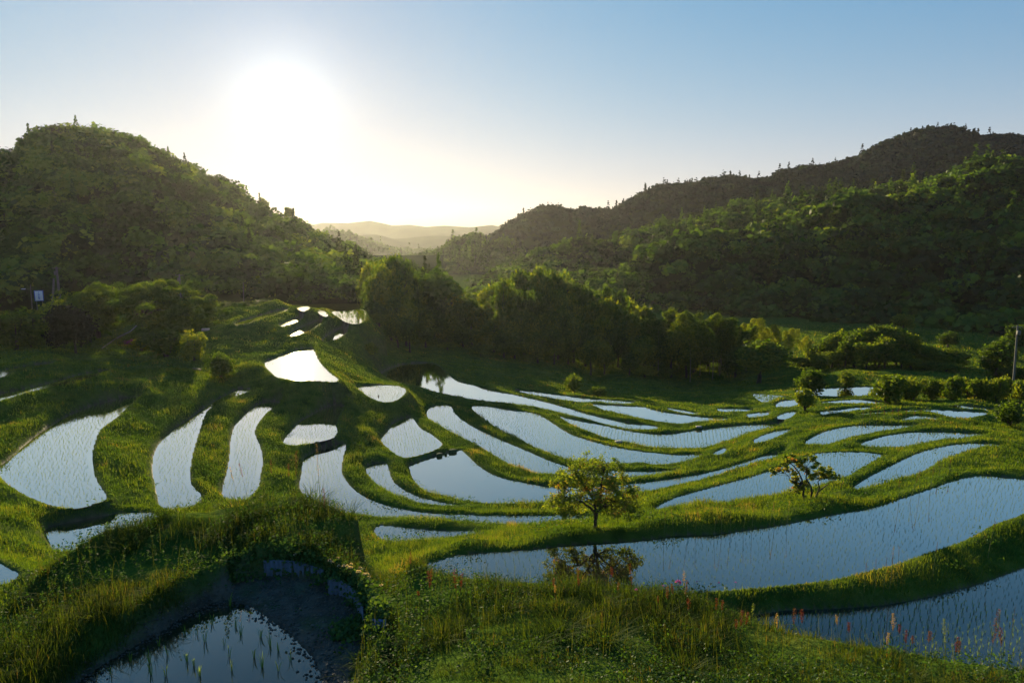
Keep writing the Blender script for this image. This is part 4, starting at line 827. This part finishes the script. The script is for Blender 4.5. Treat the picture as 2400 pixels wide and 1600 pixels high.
def seedling_mesh(seed, nb=6, h=.17):
    r = np.random.default_rng(seed); a = Acc()
    for k in range(nb):
        an = r.uniform(0, 6.28); hh = h*r.uniform(.55, 1.15); b = r.uniform(.1, .5); w_ = .0045
        s = np.array([-math.sin(an), math.cos(an), 0])*w_; f = np.array([math.cos(an), math.sin(an), 0])
        q0 = f*.006+[0, 0, -.03]; q1 = f*(.02+hh*.12*b)+[0, 0, hh*.55]; q2 = f*(.02+hh*b*.8)+[0, 0, hh*(1-.25*b)]
        a.add([q0-s, q0+s, q1+s*.8, q1-s*.8, q2], [(0, 1, 2, 3)], .5); a.F.append(np.array([(3, 2, 4)])+a.n-5)
    me = a.mesh('rice_seedling', M_SEEDLIT); return me
SEEDM = [seedling_mesh(500+k) for k in range(6)]
indiv = []
pn = rows_in(POOLS['np'], .36, .26, rad(62), .05, .12); pn = pn[in_frame(pn)]; pn = pn[RNG.uniform(size=len(pn)) < .9]; indiv.append((pn, 'slender rice seedling standing in the nearest dark pool ringed by mud', 'rice seedlings of the nearest pool'))
pb = rows_in(POOLS['bn'], .30, .24, rad(24), .035, .2); fr = in_frame(pb)
def seen(p):      # is the sight line to it clear of the ground
    o_ = np.zeros(len(p), bool)
    for i, q in enumerate(p):
        t = np.linspace(.25, .985, 160); s = q[None]*t[:, None]; o_[i] = not (s[:, 2]+.0 < H(s[:, 0], s[:, 1])+.08).any()
    return o_
cand = pb[fr]; cand = cand[np.argsort(np.hypot(cand[:, 0], cand[:, 1]))]; cand = cand[seen(cand)]
take = cand[:max(0, 300-len(pn))]; indiv.append((take, 'rice seedling in the dark paddy at the lower right corner', 'rice seedlings of the lower right paddy'))
for ps, lab, grp in indiv:
    for q in ps:
        o = link('rice_seedling', SEEDM[int(RNG.integers(0, 6))], loc=(q[0], q[1], q[2]+CZ), label=lab, cat='seedling', group=grp)
        s = RNG.uniform(.8, 1.25); o.scale = (s, s, s*RNG.uniform(.85, 1.2)); o.rotation_euler = (0, 0, RNG.uniform(0, 6.28))
tk = {(round(a, 4), round(b, 4)) for a, b, c in take}
rest = [np.array([q for q in pb if (round(q[0], 4), round(q[1], 4)) not in tk])]
AX = {'br': rad(14), 'p10': rad(-12)}
for k, q in POOLS.items():
    if q['seed'] == 1 and k not in ('bn',):
        rest.append(rows_in(q, .32, .22, AX.get(k, main_axis(q['P'])), .04, .22))
rest = np.concatenate(rest); rr = np.hypot(rest[:, 0], rest[:, 1]); 
nb = 3; P = np.repeat(rest, nb, 0); n = len(P); rr = np.repeat(rr, nb); P = P+np.column_stack([RNG.normal(size=(n, 2))*.012, np.full(n, CZ-.01)])
blades(P, RNG.uniform(.08, .17, n), np.clip(.00024*rr, .0085, .012), RNG.uniform(0, 6.28, n), RNG.uniform(.1, .6, n), RNG.normal(size=n)*.2, RNG.uniform(.2, .8, n), 'rice_seedlings', M_SEED, 2, label='rows of young rice seedlings in the paddies beyond', cat='seedlings', kind='stuff')
# low weeds creeping over the mud
x, y, z, r = field(9000, 5.5, 11, -36, -5, clear=.08, mudmax=2, pw=1.0); k = (sample(MUD, x, y) > .4) & (vnoise(x, y, .45, 81)+.5*vnoise(x, y, .17, 82) > .28); x, y, z = x[k], y[k], z[k]; n = len(x)
P = pts(x, y, z+RNG.uniform(.005, .09, n)); V, F = leafquads(P, RNG.normal(size=(n, 3))*.5+[0, 0, .9], RNG.uniform(.010, .026, n), RNG, .65)
link('weeds', mesh_np('weeds', V, F, M_WEED, np.repeat(.4+RNG.normal(size=n)*.2, 4)), label='low weeds creeping over the mud by the nearest pool', cat='weeds', kind='stuff')
# reeds and water weeds in two of the ponds
for k, n, hh, lab in (('u6', 260, .5, 'dark reeds standing in the upper pond against the grove'), ('mp', 420, .22, 'water weeds flecking the pond at the dark foot of the grove')):
    q = POOLS[k]; lo, hi = q['P'].min(0), q['P'].max(0); e = RNG.uniform(lo, hi, (n*3, 2)); e = e[in_poly(q['P'], e[:, 0], e[:, 1]) & (vnoise(e[:, 0], e[:, 1], 2.2, 91) > -.1)][:n]; n = len(e)
    blades(np.column_stack([e, np.full(n, q['z']+CZ-.02)]), hh*RNG.uniform(.4, 1.2, n), np.full(n, .05), RNG.uniform(0, 6.28, n), RNG.uniform(.1, .7, n), RNG.normal(size=n)*.2, RNG.uniform(.1, .5, n), 'reeds', M_GRASS, 2, label=lab, cat='reeds', kind='stuff')
# floating scum, straw and clods in the near pool's margin
q = POOLS['np']; n = 900; a = RNG.uniform(0, 1, n); P0 = q['P']; k = RNG.integers(0, len(P0), n); e = P0[k]+(P0.mean(0)-P0[k])*(RNG.uniform(-.10, .16, n)**1.0)[:, None]*np.where(RNG.uniform(size=n) < .7, .6, 1.3)[:, None]+RNG.normal(size=(n, 2))*.06
zz = np.maximum(H(e[:, 0], e[:, 1]), q['z'])+.006; Vc, Fc = [], []
for i in range(n):
    s = RNG.uniform(.006, .028); d3 = RNG.normal(size=(6, 3)); d3 = np.array([[1, 0, 0], [-1, 0, 0], [0, 1, 0], [0, -1, 0], [0, 0, 1], [0, 0, -1.]])*s*RNG.uniform(.5, 1.3, (6, 1))*[1, 1, .6]
    Vc.append(d3+[e[i, 0], e[i, 1], zz[i]+CZ]); Fc.append(np.array([(0, 2, 4), (2, 1, 4), (1, 3, 4), (3, 0, 4), (2, 0, 5), (1, 2, 5), (3, 1, 5), (0, 3, 5)])+6*i)
x, y, z, r = field(16000, 5.5, 11, -38, -5, clear=.0, mudmax=2, pw=1.0); k = sample(MUD, x, y) > .45; x, y, z = x[k], y[k], z[k]; i0 = 6*n
for i in range(len(x)):
    s = .006+.030*RNG.uniform()**3; d3 = np.array([[1, 0, 0], [-1, 0, 0], [0, 1, 0], [0, -1, 0], [0, 0, 1], [0, 0, -1.]])*s*RNG.uniform(.5, 1.4, (6, 1))*[1, 1, .55]; a = RNG.uniform(0, 3.1); d3[:, :2] = d3[:, :2]@np.array([[math.cos(a), -math.sin(a)], [math.sin(a), math.cos(a)]])
    Vc.append(d3+[x[i], y[i], z[i]+CZ]); Fc.append(np.array([(0, 2, 4), (2, 1, 4), (1, 3, 4), (3, 0, 4), (2, 0, 5), (1, 2, 5), (3, 1, 5), (0, 3, 5)])+i0+6*i)
M_MUD = plain('wet_mud', (.07, .057, .04), .6, .5, 12)
link('mud_clods', mesh_np('mud_clods', np.concatenate(Vc), np.concatenate(Fc), M_MUD, smooth=True), label='small clods of mud along the edge of the nearest pool', cat='mud', kind='stuff')
# ------------------------------------------------------------------ flowers, metal sheets, poles and small things
M_STEM = plain('stem', (.06, .09, .02), .6, .3)
def spike_mat(nm, c0, c1): return leafmat(nm, [(0, c0), (1, c1)], .45, .03)
SPK = {'red': spike_mat('red_seed', (.07, .010, .005), (.11, .024, .009)), 'orange': spike_mat('orange_seed', (.075, .026, .007), (.13, .055, .014)), 'tan': spike_mat('tan_seed', (.22, .14, .05), (.34, .25, .10)), 'green': spike_mat('green_seed', (.09, .15, .03), (.18, .24, .05))}
def sorrel(px, pt, pb, col, label, group=None, wid=1.0, dist=None):
    """flower spike whose top and foot are seen at the rows pt and pb"""
    if dist is None:
        g = hit(px, pb+26); 
        if math.hypot(g[0], g[1]) > 13.5 and pb > 1100 and dist is None: g = hit(px, pb+70)
    else:
        v = pdir(px, pb); t_ = dist/math.hypot(v[0], v[1]); g = np.array([v[0]*t_, v[1]*t_, float(H(np.array([v[0]*t_]), np.array([v[1]*t_]))[0])])
    d = math.hypot(g[0], g[1]); _, _, _, zt = at_px(px, pt, d); _, _, _, zb = at_px(px, pb, d)
    hgt = zt-g[2]
    if hgt <= .08 or hgt > 2.0: return
    lo = max(.12*hgt, zb-g[2]); ln = hgt-lo; r = np.random.default_rng(int(px*7+pt)); ln = max(ln, .25*hgt); lo = hgt-ln
    o = thing('sorrel_plant' if col in ('red', 'orange') else 'grass_spike', label, 'wildflower' if col in ('red', 'orange') else 'grass', (g[0], g[1], g[2]+CZ), group=group)
    a = Acc(); cx, cy = r.normal()*.06*hgt, r.normal()*.04*hgt
    path = np.array([(0, 0, -.03), (cx*.3, cy*.3, hgt*.4), (cx*.7, cy*.7, hgt*.75), (cx, cy, hgt*.99)]); rs = max(.0022, .00022*d)
    V, F = tube(path, [rs*1.2, rs, rs*.8, rs*.4], 5); a.add(V, F); link('stem', a.mesh('stem', M_STEM), o)
    n = int(170*wid) if d < 16 else 60; t = r.uniform(0, 1, n); zz = lo+ln*t; an = r.uniform(0, 6.28, n); w_ = (.028*wid+.0002*d)*np.sin(np.clip(.15+.85*(1-t), 0, 1)*math.pi)**.6*(.55+.45*np.sin(t*22)**2)*r.uniform(.2, 1, n)
    P = np.stack([np.interp(zz, path[:, 2], path[:, 0])+w_*np.cos(an), np.interp(zz, path[:, 2], path[:, 1])+w_*np.sin(an), zz], -1)
    V, F = leafquads(P, r.normal(size=(n, 3)), max(.0052, .00032*d)*r.uniform(.7, 1.4, n), r, .75); link('flower_spike', mesh_np('flower_spike', V, F, SPK[col], np.repeat(r.uniform(0, 1, n), 4)), o)
    if d < 16:
        k = 7; an = r.uniform(0, 6.28, k); zz = hgt*r.uniform(.05, .45, k); P = np.stack([np.cos(an)*.035, np.sin(an)*.035, zz], -1)
        V, F = leafquads(P, r.normal(size=(k, 3))+[0, 0, .5], .04*r.uniform(.6, 1.2, k), r, .28); link('leaf_cluster', mesh_np('leaf_cluster', V, F, M_WEED, np.full(4*k, .6)), o)
SG1, SL1 = 'sorrel on the near ledge at the right', 'rusty sorrel spike in the grass in front of the lower right paddy'
for px, pt, pb, c, w_ in ((1603,1358,1398,'orange',1),(1610,1400,1415,'red',.8),(1611,1404,1430,'orange',1),(1678,1400,1428,'orange',1),(1691,1405,1430,'orange',1),(1735,1428,1465,'red',1.2),(1745,1430,1462,'orange',1),(1724,1450,1472,'orange',1),(1988,1460,1482,'red',1),(2089,1433,1474,'tan',1.1),(2108,1460,1480,'red',.8),(2120,1475,1505,'red',1),(2168,1479,1505,'orange',1.1),(2231,1486,1524,'red',1.2),(2346,1472,1513,'red',1.1),(2076,1480,1510,'tan',.8),(2138,1490,1508,'orange',.8),(2245,1500,1530,'orange',.9)):
    sorrel(px, pt, pb, c, SL1, SG1, w_)
for px, pt, pb, c, w_, lab in ((1858,1427,1463,'orange',1.1,'orange sorrel spike left of the deep red one against the dark water'),(1879,1426,1458,'red',1.3,'deepest red sorrel spike against the dark water at lower right'),(2317,1415,1502,'orange',1.5,'tallest orange sorrel spike at the lower right edge'),(2361,1414,1474,'orange',1.3,'reddish sorrel spike farthest right at the bottom'),(2215,1450,1508,'green',1.1,'pale green grass spike against the dark lower right paddy'),(1967,1440,1460,'tan',.8,'cream grass head nodding over the dark lower right paddy'),(1760,1415,1445,'green',.8,'green grass spike right of the paired sorrel'),(1820,1436,1470,'tan',.9,'tan spike at the left end of the dark lower right paddy')):
    sorrel(px, pt, pb, c, lab, None, w_)
for px, pt, pb, c, w_ in ((1355,1353,1370,'orange',.8),(1295,1352,1372,'orange',.9),(1446,1366,1383,'orange',.8),(1563,1370,1404,'orange',1),(1578,1366,1392,'orange',.8),(1300,1370,1388,'tan',.8),(1544,1395,1412,'orange',.8),(1010,1330,1360,'orange',1),(983,1385,1396,'orange',.8)):
    sorrel(px, pt, pb, c, 'small orange sorrel spike in the near grass below the great blue paddy', 'small sorrel below the great blue paddy', w_)
for px, pt, pb, c, w_, lab in ((1010,1336,1378,'red',1.5,'bright red sorrel clump nearest the dark gully'),(1070,1331,1378,'red',1.5,'bright red sorrel clump right of the one by the gully'),(1078,1340,1385,'red',1.2,'red sorrel spike hard against the right side of the second clump'),(963,1294,1322,'orange',1.1,'orange sorrel on the lip of the dark gully'),(1355,1328,1358,'orange',.9,'sorrel spike below the reflection of the young tree'),(1436,1327,1350,'red',1,'red sorrel spike right of the young tree reflection'),(1480,1318,1374,'orange',1.1,'tall orange sorrel spike against the great blue paddy'),(1602,1336,1372,'tan',1,'tan spike beside the purple thistle'),(748,1043,1118,'tan',.9,'tall straw-coloured spike on the knoll before a bright crescent of water'),(689,1055,1116,'orange',1.2,'orange sorrel spike on the knoll crest, taller of two'),(676,1085,1116,'orange',1,'short orange sorrel spike on the knoll crest beside the taller one'),(635,1074,1100,'orange',.8,'faint sorrel spike left of the pair on the knoll crest'),(582,1083,1106,'red',.9,'dark red sorrel spike against the S-shaped paddy'),(560,1092,1110,'tan',.7,'thin tan spike against the S-shaped paddy'),(761,1142,1205,'red',1.4,'reddest sorrel spike on the right shoulder of the knoll')):
    sorrel(px, pt, pb, c, lab, None, w_, None if pt > 1250 else 12.2)
for px, pt, pb, c in ((2024,1314,1332,'orange'),(2085,1298,1316,'orange'),(2089,1276,1296,'tan'),(2103,1276,1299,'orange'),(2185,1268,1288,'orange'),(2315,1215,1236,'red'),(2050,1310,1326,'orange'),(2070,1306,1322,'red')):
    sorrel(px, pt, pb, c, 'sorrel spike on the grassy bund between the great blue paddy and the lower right paddy', 'sorrel on the bund of the great blue paddy', 1.0)
for px, pt, pb, c in [(int(1560+k*26+RNG.uniform(-9, 9)), 1196-k*2.2+RNG.uniform(-3, 3), 1210-k*2.2, 'tan' if k % 3 else 'orange') for k in range(12)]+[(2020+k*17, 960+RNG.uniform(-3, 3), 972, 'red' if k % 2 else 'orange') for k in range(9)]+[(2105+k*24, 1118-k*9+RNG.uniform(-3, 3), 1130-k*9, 'orange') for k in range(6)]:
    sorrel(px, pt, pb, c, 'thin rusty sorrel stalk on the far bunds at the right', 'sorrel on the far right bunds', 1.0)
# thistle and clover
def ball_flower(px, py, rpx, mat, label, name, cat, group=None, n=60, base_dy=40):
    g = hit(px, py+base_dy); d = math.hypot(g[0], g[1]); x, y, _, zt = at_px(px, py, d); rr = rpx/F_*math.hypot(d, zt); hz_ = zt-g[2]
    if hz_ < .04: hz_ = .06
    o = thing(name, label, cat, (g[0], g[1], g[2]+CZ), group=group); a = Acc(); V, F = tube([(0, 0, -.02), (.01, 0, hz_*.5), (0, 0, hz_)], [.003, .0025, .002], 5); a.add(V, F); link('stem', a.mesh('stem', M_STEM), o)
    r = np.random.default_rng(int(px)); d3 = r.normal(size=(n, 3)); d3 /= np.linalg.norm(d3, axis=1, keepdims=True); d3[:, 2] = np.abs(d3[:, 2])-.25
    V, F = leafquads(d3*rr*.8+[0, 0, hz_], np.cross(d3, r.normal(size=(n, 3))), rr*.35*r.uniform(.7, 1.2, n), r, .4); link('flower_head', mesh_np('flower_head', V, F, mat, np.repeat(r.uniform(0, 1, n), 4)), o)
    k = 5; an = r.uniform(0, 6.28, k); P = np.stack([np.cos(an)*.03, np.sin(an)*.03, hz_*r.uniform(.2, .75, k)], -1); V, F = leafquads(P, r.normal(size=(k, 3)), .035*r.uniform(.7, 1.2, k), r, .3); link('leaf_cluster', mesh_np('leaf_cluster', V, F, M_WEED, np.full(4*k, .4)), o)
M_THISTLE = leafmat('thistle_petal', [(0, (.28, .05, .36)), (1, (.50, .14, .55))], .3); M_CLOVER = leafmat('clover_petal', [(0, (.42, .34, .30)), (1, (.62, .58, .50))], .4)
ball_flower(1588, 1364, 7, M_THISTLE, 'bright purple thistle head beside the great blue paddy', 'thistle', 'wildflower', n=90)
ball_flower(1490, 1381, 3.5, M_THISTLE, 'small pink thistle bud left of the bright purple one', 'thistle', 'wildflower', n=50)
for px, py in ((1632, 1362), (1683, 1365), (1553, 1372), (1722, 1364)): ball_flower(px, py, 2.6, M_THISTLE, 'tiny purple thistle bud at the water line of the great blue paddy', 'thistle', 'wildflower', 'tiny thistle buds by the great blue paddy', n=40)
for px, py in ((774,1312),(780,1316),(793,1307),(806,1325),(814,1325),(819,1329),(824,1321),(824,1329),(845,1330),(839,1338),(844,1339),(855,1344),(862,1344),(866,1351),(693,1299),(894,1370),(795,1325)): ball_flower(px, py, 4.2, M_CLOVER, 'white clover head above the vines behind the corrugated sheets', 'clover_flower', 'wildflower', 'white clover heads behind the corrugated sheets', n=46, base_dy=26)
# corrugated sheets
M_SHEET = plain('galvanised_sheet', (.085, .105, .135), .6, .35, 4, .1)
M_SHEETB = plain('blue_painted_sheet', (.07, .13, .26), .5, .35, 5, .1)
def sheet(pts_, zb, hh, label, mat, drop=.12, lean=0.0):
    P = np.array([unp(a, b, zb) for a, b in pts_]); s = np.concatenate([[0], np.cumsum(np.linalg.norm(np.diff(P, axis=0), axis=1))]); n = max(24, int(s[-1]/.0095)); u = np.linspace(0, s[-1], n)
    X = np.stack([np.interp(u, s, P[:, 0]), np.interp(u, s, P[:, 1])], -1); k = np.hanning(15); k /= k.sum()
    if len(P) > 2: X = np.stack([np.convolve(np.pad(X[:, i], 7, mode='edge'), k, 'valid') for i in range(2)], -1)
    t = np.gradient(X, axis=0); t /= np.linalg.norm(t, axis=1, keepdims=True); nn = np.stack([-t[:, 1], t[:, 0]], -1)
    X = X+nn*(.009*np.sin(u/.076*2*math.pi))[:, None]
    hv = hh*(1+.05*np.sin(u*5)); th = .0016; V = []
    for off in (-th, th):
        b = X+nn*off; V.append(np.column_stack([b, np.full(n, zb+CZ-drop)])); V.append(np.column_stack([b+nn*lean, zb+CZ+hv]))
    V = np.concatenate(V); i = np.arange(n-1)
    F = np.concatenate([np.stack([i, i+1, n+i+1, n+i], -1), np.stack([2*n+i+1, 2*n+i, 3*n+i, 3*n+i+1], -1), np.stack([n+i, n+i+1, 3*n+i+1, 3*n+i], -1)])
    o = link('corrugated_sheet', mesh_np('corrugated_sheet', V-[X[0, 0], X[0, 1], zb+CZ], F, mat, smooth=False), loc=(X[0, 0], X[0, 1], zb+CZ), label=label, cat='metal sheet', group='corrugated sheets edging the mud'); return X
ZS = -5.3
S1 = sheet([(618, 1351), (650, 1351), (690, 1353), (725, 1359), (760, 1371)], ZS, .27, 'grey corrugated sheet at the back of the mud, longest and farthest', M_SHEET)
S2 = sheet([(768, 1396), (792, 1398), (815, 1409), (834, 1425), (846, 1447), (853, 1468)], ZS, .27, 'curved corrugated sheet between the vines, middle of the three', M_SHEET)
S3 = sheet([(868, 1527), (900, 1531)], ZS, .40, 'blue corrugated sheet standing nearest, tilted at the mouth of the grass', M_SHEETB, lean=.10)
# vines over the sheets
vp = []
for px, py, sx, sy, n, zz in ((690,1308,75,6,300,.12),(780,1345,36,14,420,.12),(835,1372,32,18,420,.10),(872,1420,18,28,300,.10),(892,1455,18,18,380,.22),(830,1478,34,20,420,.05),(560,1330,40,10,220,.08),(800,1490,18,10,160,.04)):
    g = np.array([hit(px+RNG.normal()*sx*.55, py+RNG.normal()*sy*.6) for _ in range(60)]); q = g[RNG.integers(0, 60, n)]+RNG.normal(size=(n, 3))*[.07, .07, .03]; q[:, 2] = H(q[:, 0], q[:, 1])+RNG.uniform(.01, zz+.05, n); vp.append(q)
for X in (S1, S2, S3[: len(S3)//2]):
    q = X[RNG.integers(0, len(X), 150)]; q = np.column_stack([q+RNG.normal(size=q.shape)*.05+[0, .05], ZS+.28+RNG.normal(size=150)*.03]); vp.append(q)
vp = np.concatenate(vp); n = len(vp); V, F = leafquads(vp+[0, 0, CZ], RNG.normal(size=(n, 3))*.5+[0, -.35, .8], RNG.uniform(.016, .040, n), RNG, .8)
link('vine_leaves', mesh_np('vine_leaves', V, F, M_WEED, np.repeat(np.clip(.75+RNG.normal(size=n)*.2, 0, 1), 4)), label='bright green creeping vine over the corrugated sheets', cat='vines', kind='stuff')
# mossy blocks in the mirror pool
M_MOSS = plain('moss', (.05, .075, .02), .95, .5, 12)
def rounded_block(px, py, wpx, hpx, label, name, depth=.6, group=None):
    c = unp(px, py+hpx/2, -16.1); d = math.hypot(c[0], c[1]); W, Hh = wpx/F_*d*1.04, hpx/F_*d*.95; n = 14; V = []; F = []; r = np.random.default_rng(int(px))
    for k, (zz, s) in enumerate(((-.25, .96), (0, 1), (Hh*.7, 1.0), (Hh*.93, .9), (Hh, .6))):
        for a in range(n):
            an = a/n*6.283; e = 3.2; ca, sa = math.cos(an), math.sin(an); ra = (abs(ca)**e+abs(sa)**e)**(-1/e)*(1+r.normal()*.03); V.append((ca*ra*W/2*s, sa*ra*W/2*depth*s, zz+r.normal()*.01))
    for k in range(4):
        for a in range(n): F.append((k*n+a, k*n+(a+1) % n, (k+1)*n+(a+1) % n, (k+1)*n+a))
    V.append((0, 0, Hh*1.01)); T = [(4*n+a, 4*n+(a+1) % n, 5*n) for a in range(n)]
    me = mesh_np(name, np.array(V), [np.array(F), np.array(T)], M_MOSS, smooth=True); o = link(name, me, loc=(c[0], c[1], -16.1+CZ), label=label, cat='block', group=group); o.rotation_euler = (0, 0, .25)
rounded_block(1061, 1057, 19, 11, 'largest moss-topped block at the corner of the mirror pool', 'mossy_block')
rounded_block(1030, 1066, 14, 11, 'squat grassy block left of the post in the mirror pool', 'mossy_block', .8)
rounded_block(1045, 1064, 5.5, 9, 'short dark post between the two mossy blocks', 'mooring_post', 1.0)
# stakes, stones, plank
M_STONE = plain('pale_stone', (.32, .30, .26), .8, .2); M_WOOD = plain('weathered_wood', (.20, .14, .08), .8, .35, 4); M_METAL = plain('pole_concrete', (.11, .11, .10), .8, .2, 3)
def boxmesh(name, sx, sy, sz, mat, seed=0):
    r = np.random.default_rng(seed); b = .12*min(sx, sy, sz); V = []
    for z, i in ((-sz*.5, b), (-sz*.5+b, 0), (sz*.5-b, 0), (sz*.5, b)):
        for x, y in ((-1, -1), (1, -1), (1, 1), (-1, 1)): V.append((x*(sx/2-i)+r.normal()*b*.3, y*(sy/2-i)+r.normal()*b*.3, z))
    F = [(3, 2, 1, 0), (12, 13, 14, 15)]+[(4*k+a, 4*k+(a+1) % 4, 4*k+4+(a+1) % 4, 4*k+4+a) for k in range(3) for a in range(4)]
    return mesh_np(name, np.array(V), np.array(F), mat)
def small(px, py, sx, sy, sz, mat, name, label, cat, rz=0.0, up=.4):
    g = hit(px, py); o = link(name, boxmesh(name, sx, sy, sz, mat, int(px)), loc=(g[0], g[1], g[2]+CZ+sz*up), label=label, cat=cat); o.rotation_euler = (0, 0, rz); return o
small(1450, 1037, .55, .35, .16, M_STONE, 'flat_stone', 'pale flat stone on the bund above the broadest mid-slope paddy', 'stone', .3)
small(1638, 1002, .5, .3, .16, M_STONE, 'flat_stone', 'pale flat stone on the bund behind the smile-shaped paddy', 'stone', .1)
small(461, 868, 1.1, .22, .14, M_WOOD, 'wooden_plank', 'weathered plank lying on the grass left of the sparkling bush', 'plank', -.5, .9)
small(482, 775, .8, .35, .3, M_STONE, 'stone_trough', 'pale trough on the path right of the spreading tree', 'trough', .1)
small(887, 938, .1, .1, .5, M_WOOD, 'wooden_stake', 'short dark stake at the rim of the round pool', 'stake', 0, .5)
small(138, 812, .14, .1, .75, M_STONE, 'marker_post', 'small pale marker post on the grass at the left', 'post', 0, .5)
# path beside the spreading tree with its lit stone edge
pp = [hit(px, py) for px, py in ((240, 818), (258, 805), (276, 793), (292, 785), (306, 778), (321, 765))]; a = Acc()
P = np.array(pp)+[0, 0, CZ+.10]; V, F = tube(P, [.07]*len(P), 6); a.add(V, F); link('path_kerb', a.mesh('path_kerb', M_STONE), label='pale stone kerb of the footpath left of the spreading tree', cat='kerb')
# sign on its two legs
d = 115.0; x0, y0, zg, zt = at_px(90, 681, d); _, _, _, zb = at_px(90, 705, d); W = 13.5/F_*d; Hh = zt-zb
M_SIGNW = plain('sign_white', (.62, .68, .74), .5, .05); M_SIGNB = plain('sign_blue', (.03, .10, .45), .5, .1)
s = thing('sign_board', 'tall white sign with a blue frame and blue vertical lettering at the left', 'sign', (x0, y0, zg+CZ), math.atan2(-x0, y0)*.9)
pn_ = link('panel', boxmesh('panel', W, .08, Hh, M_SIGNW), s, (0, 0, zb-zg+Hh/2))
for sx, sz, px_, pz in ((.09*W, Hh*1.04, -W/2, 0), (.09*W, Hh*1.04, W/2, 0), (W*.9, .05*Hh, 0, Hh*.49), (W*.9, .05*Hh, 0, -Hh*.49)): link('frame', boxmesh('frame', sx, .10, sz, M_SIGNB), s, (px_, 0, zb-zg+Hh/2+pz))
for sx in (-1, 1): link('leg', boxmesh('leg', .08, .08, zb-zg+.2, M_METAL), s, (sx*W*.35, 0, (zb-zg)/2-.12))
for i, ch in enumerate('大山千枚田'):
    cu = bpy.data.curves.new('lettering', 'FONT'); cu.body = ch; cu.size = Hh*.165; cu.align_x = 'CENTER'; cu.align_y = 'CENTER'; cu.extrude = .008; cu.offset = .006; cu.materials.append(M_SIGNB)
    tmp = bpy.data.objects.new('lettering', cu); me = bpy.data.meshes.new_from_object(tmp); bpy.data.objects.remove(tmp)
    o = bpy.data.objects.new('lettering', me); C.objects.link(o); o.parent = s; o.location = (0, -.052, zb-zg+Hh*(.80-.15*i)); o.rotation_euler = (math.pi/2, 0, 0)
# poles
def pole(px, top, base, dist, label, lean=0.0, name='utility_pole', r0=.14, arm=None, wire=None):
    x, y, zg, zt = at_px(px+lean, base, dist); xt, yt, _, ztop = at_px(px, top, dist); zg = float(H(np.array([x]), np.array([y]))[0])
    o = thing(name, label, 'pole', (x, y, zg+CZ)); a = Acc(); V, F = tube([(0, 0, -.4), ((xt-x)*.5, (yt-y)*.5, (ztop-zg)*.5), (xt-x, yt-y, ztop-zg)], [r0, r0*.85, r0*.7], 8); a.add(V, F); link('shaft', a.mesh('shaft', M_METAL), o)
    if arm == 'cross':
        link('crossarm', boxmesh('crossarm', 1.3, .09, .09, M_METAL), o, (xt-x, yt-y, (ztop-zg)*.97)); link('transformer', boxmesh('transformer', .35, .35, .6, M_METAL), o, (xt-x+.05, yt-y-.3, (ztop-zg)*.88))
    if arm == 'lamp':
        link('lamp_arm', boxmesh('lamp_arm', .75, .05, .05, M_METAL), o, (xt-x-.42, yt-y, (ztop-zg)*.90)); link('lamp_head', boxmesh('lamp_head', .5, .16, .10, M_SIGNW), o, (xt-x-.95, yt-y, (ztop-zg)*.90+.03))
pole(71, 667, 722, 108, 'slim street lamp pole left of the white sign', 3, 'lamp_pole', .06, 'lamp')
pole(132, 625, 690, 120, 'grey utility pole at the left under the hill, with a box near its top', 8, arm='cross', r0=.20)
pole(126, 652, 690, 112, 'leaning timber pole propped beside the grey utility pole at the left', -12, 'leaning_pole', .16)
pole(420, 642, 690, 120, 'faint utility pole behind the spreading tree', 2, arm='cross')
pole(2385, 762, 850, 112, 'grey utility pole at the right edge of the valley', -4, arm='cross')
pole(570, 662, 705, 130, 'thin pole far behind the top rim of the terraces', 0, r0=.09)
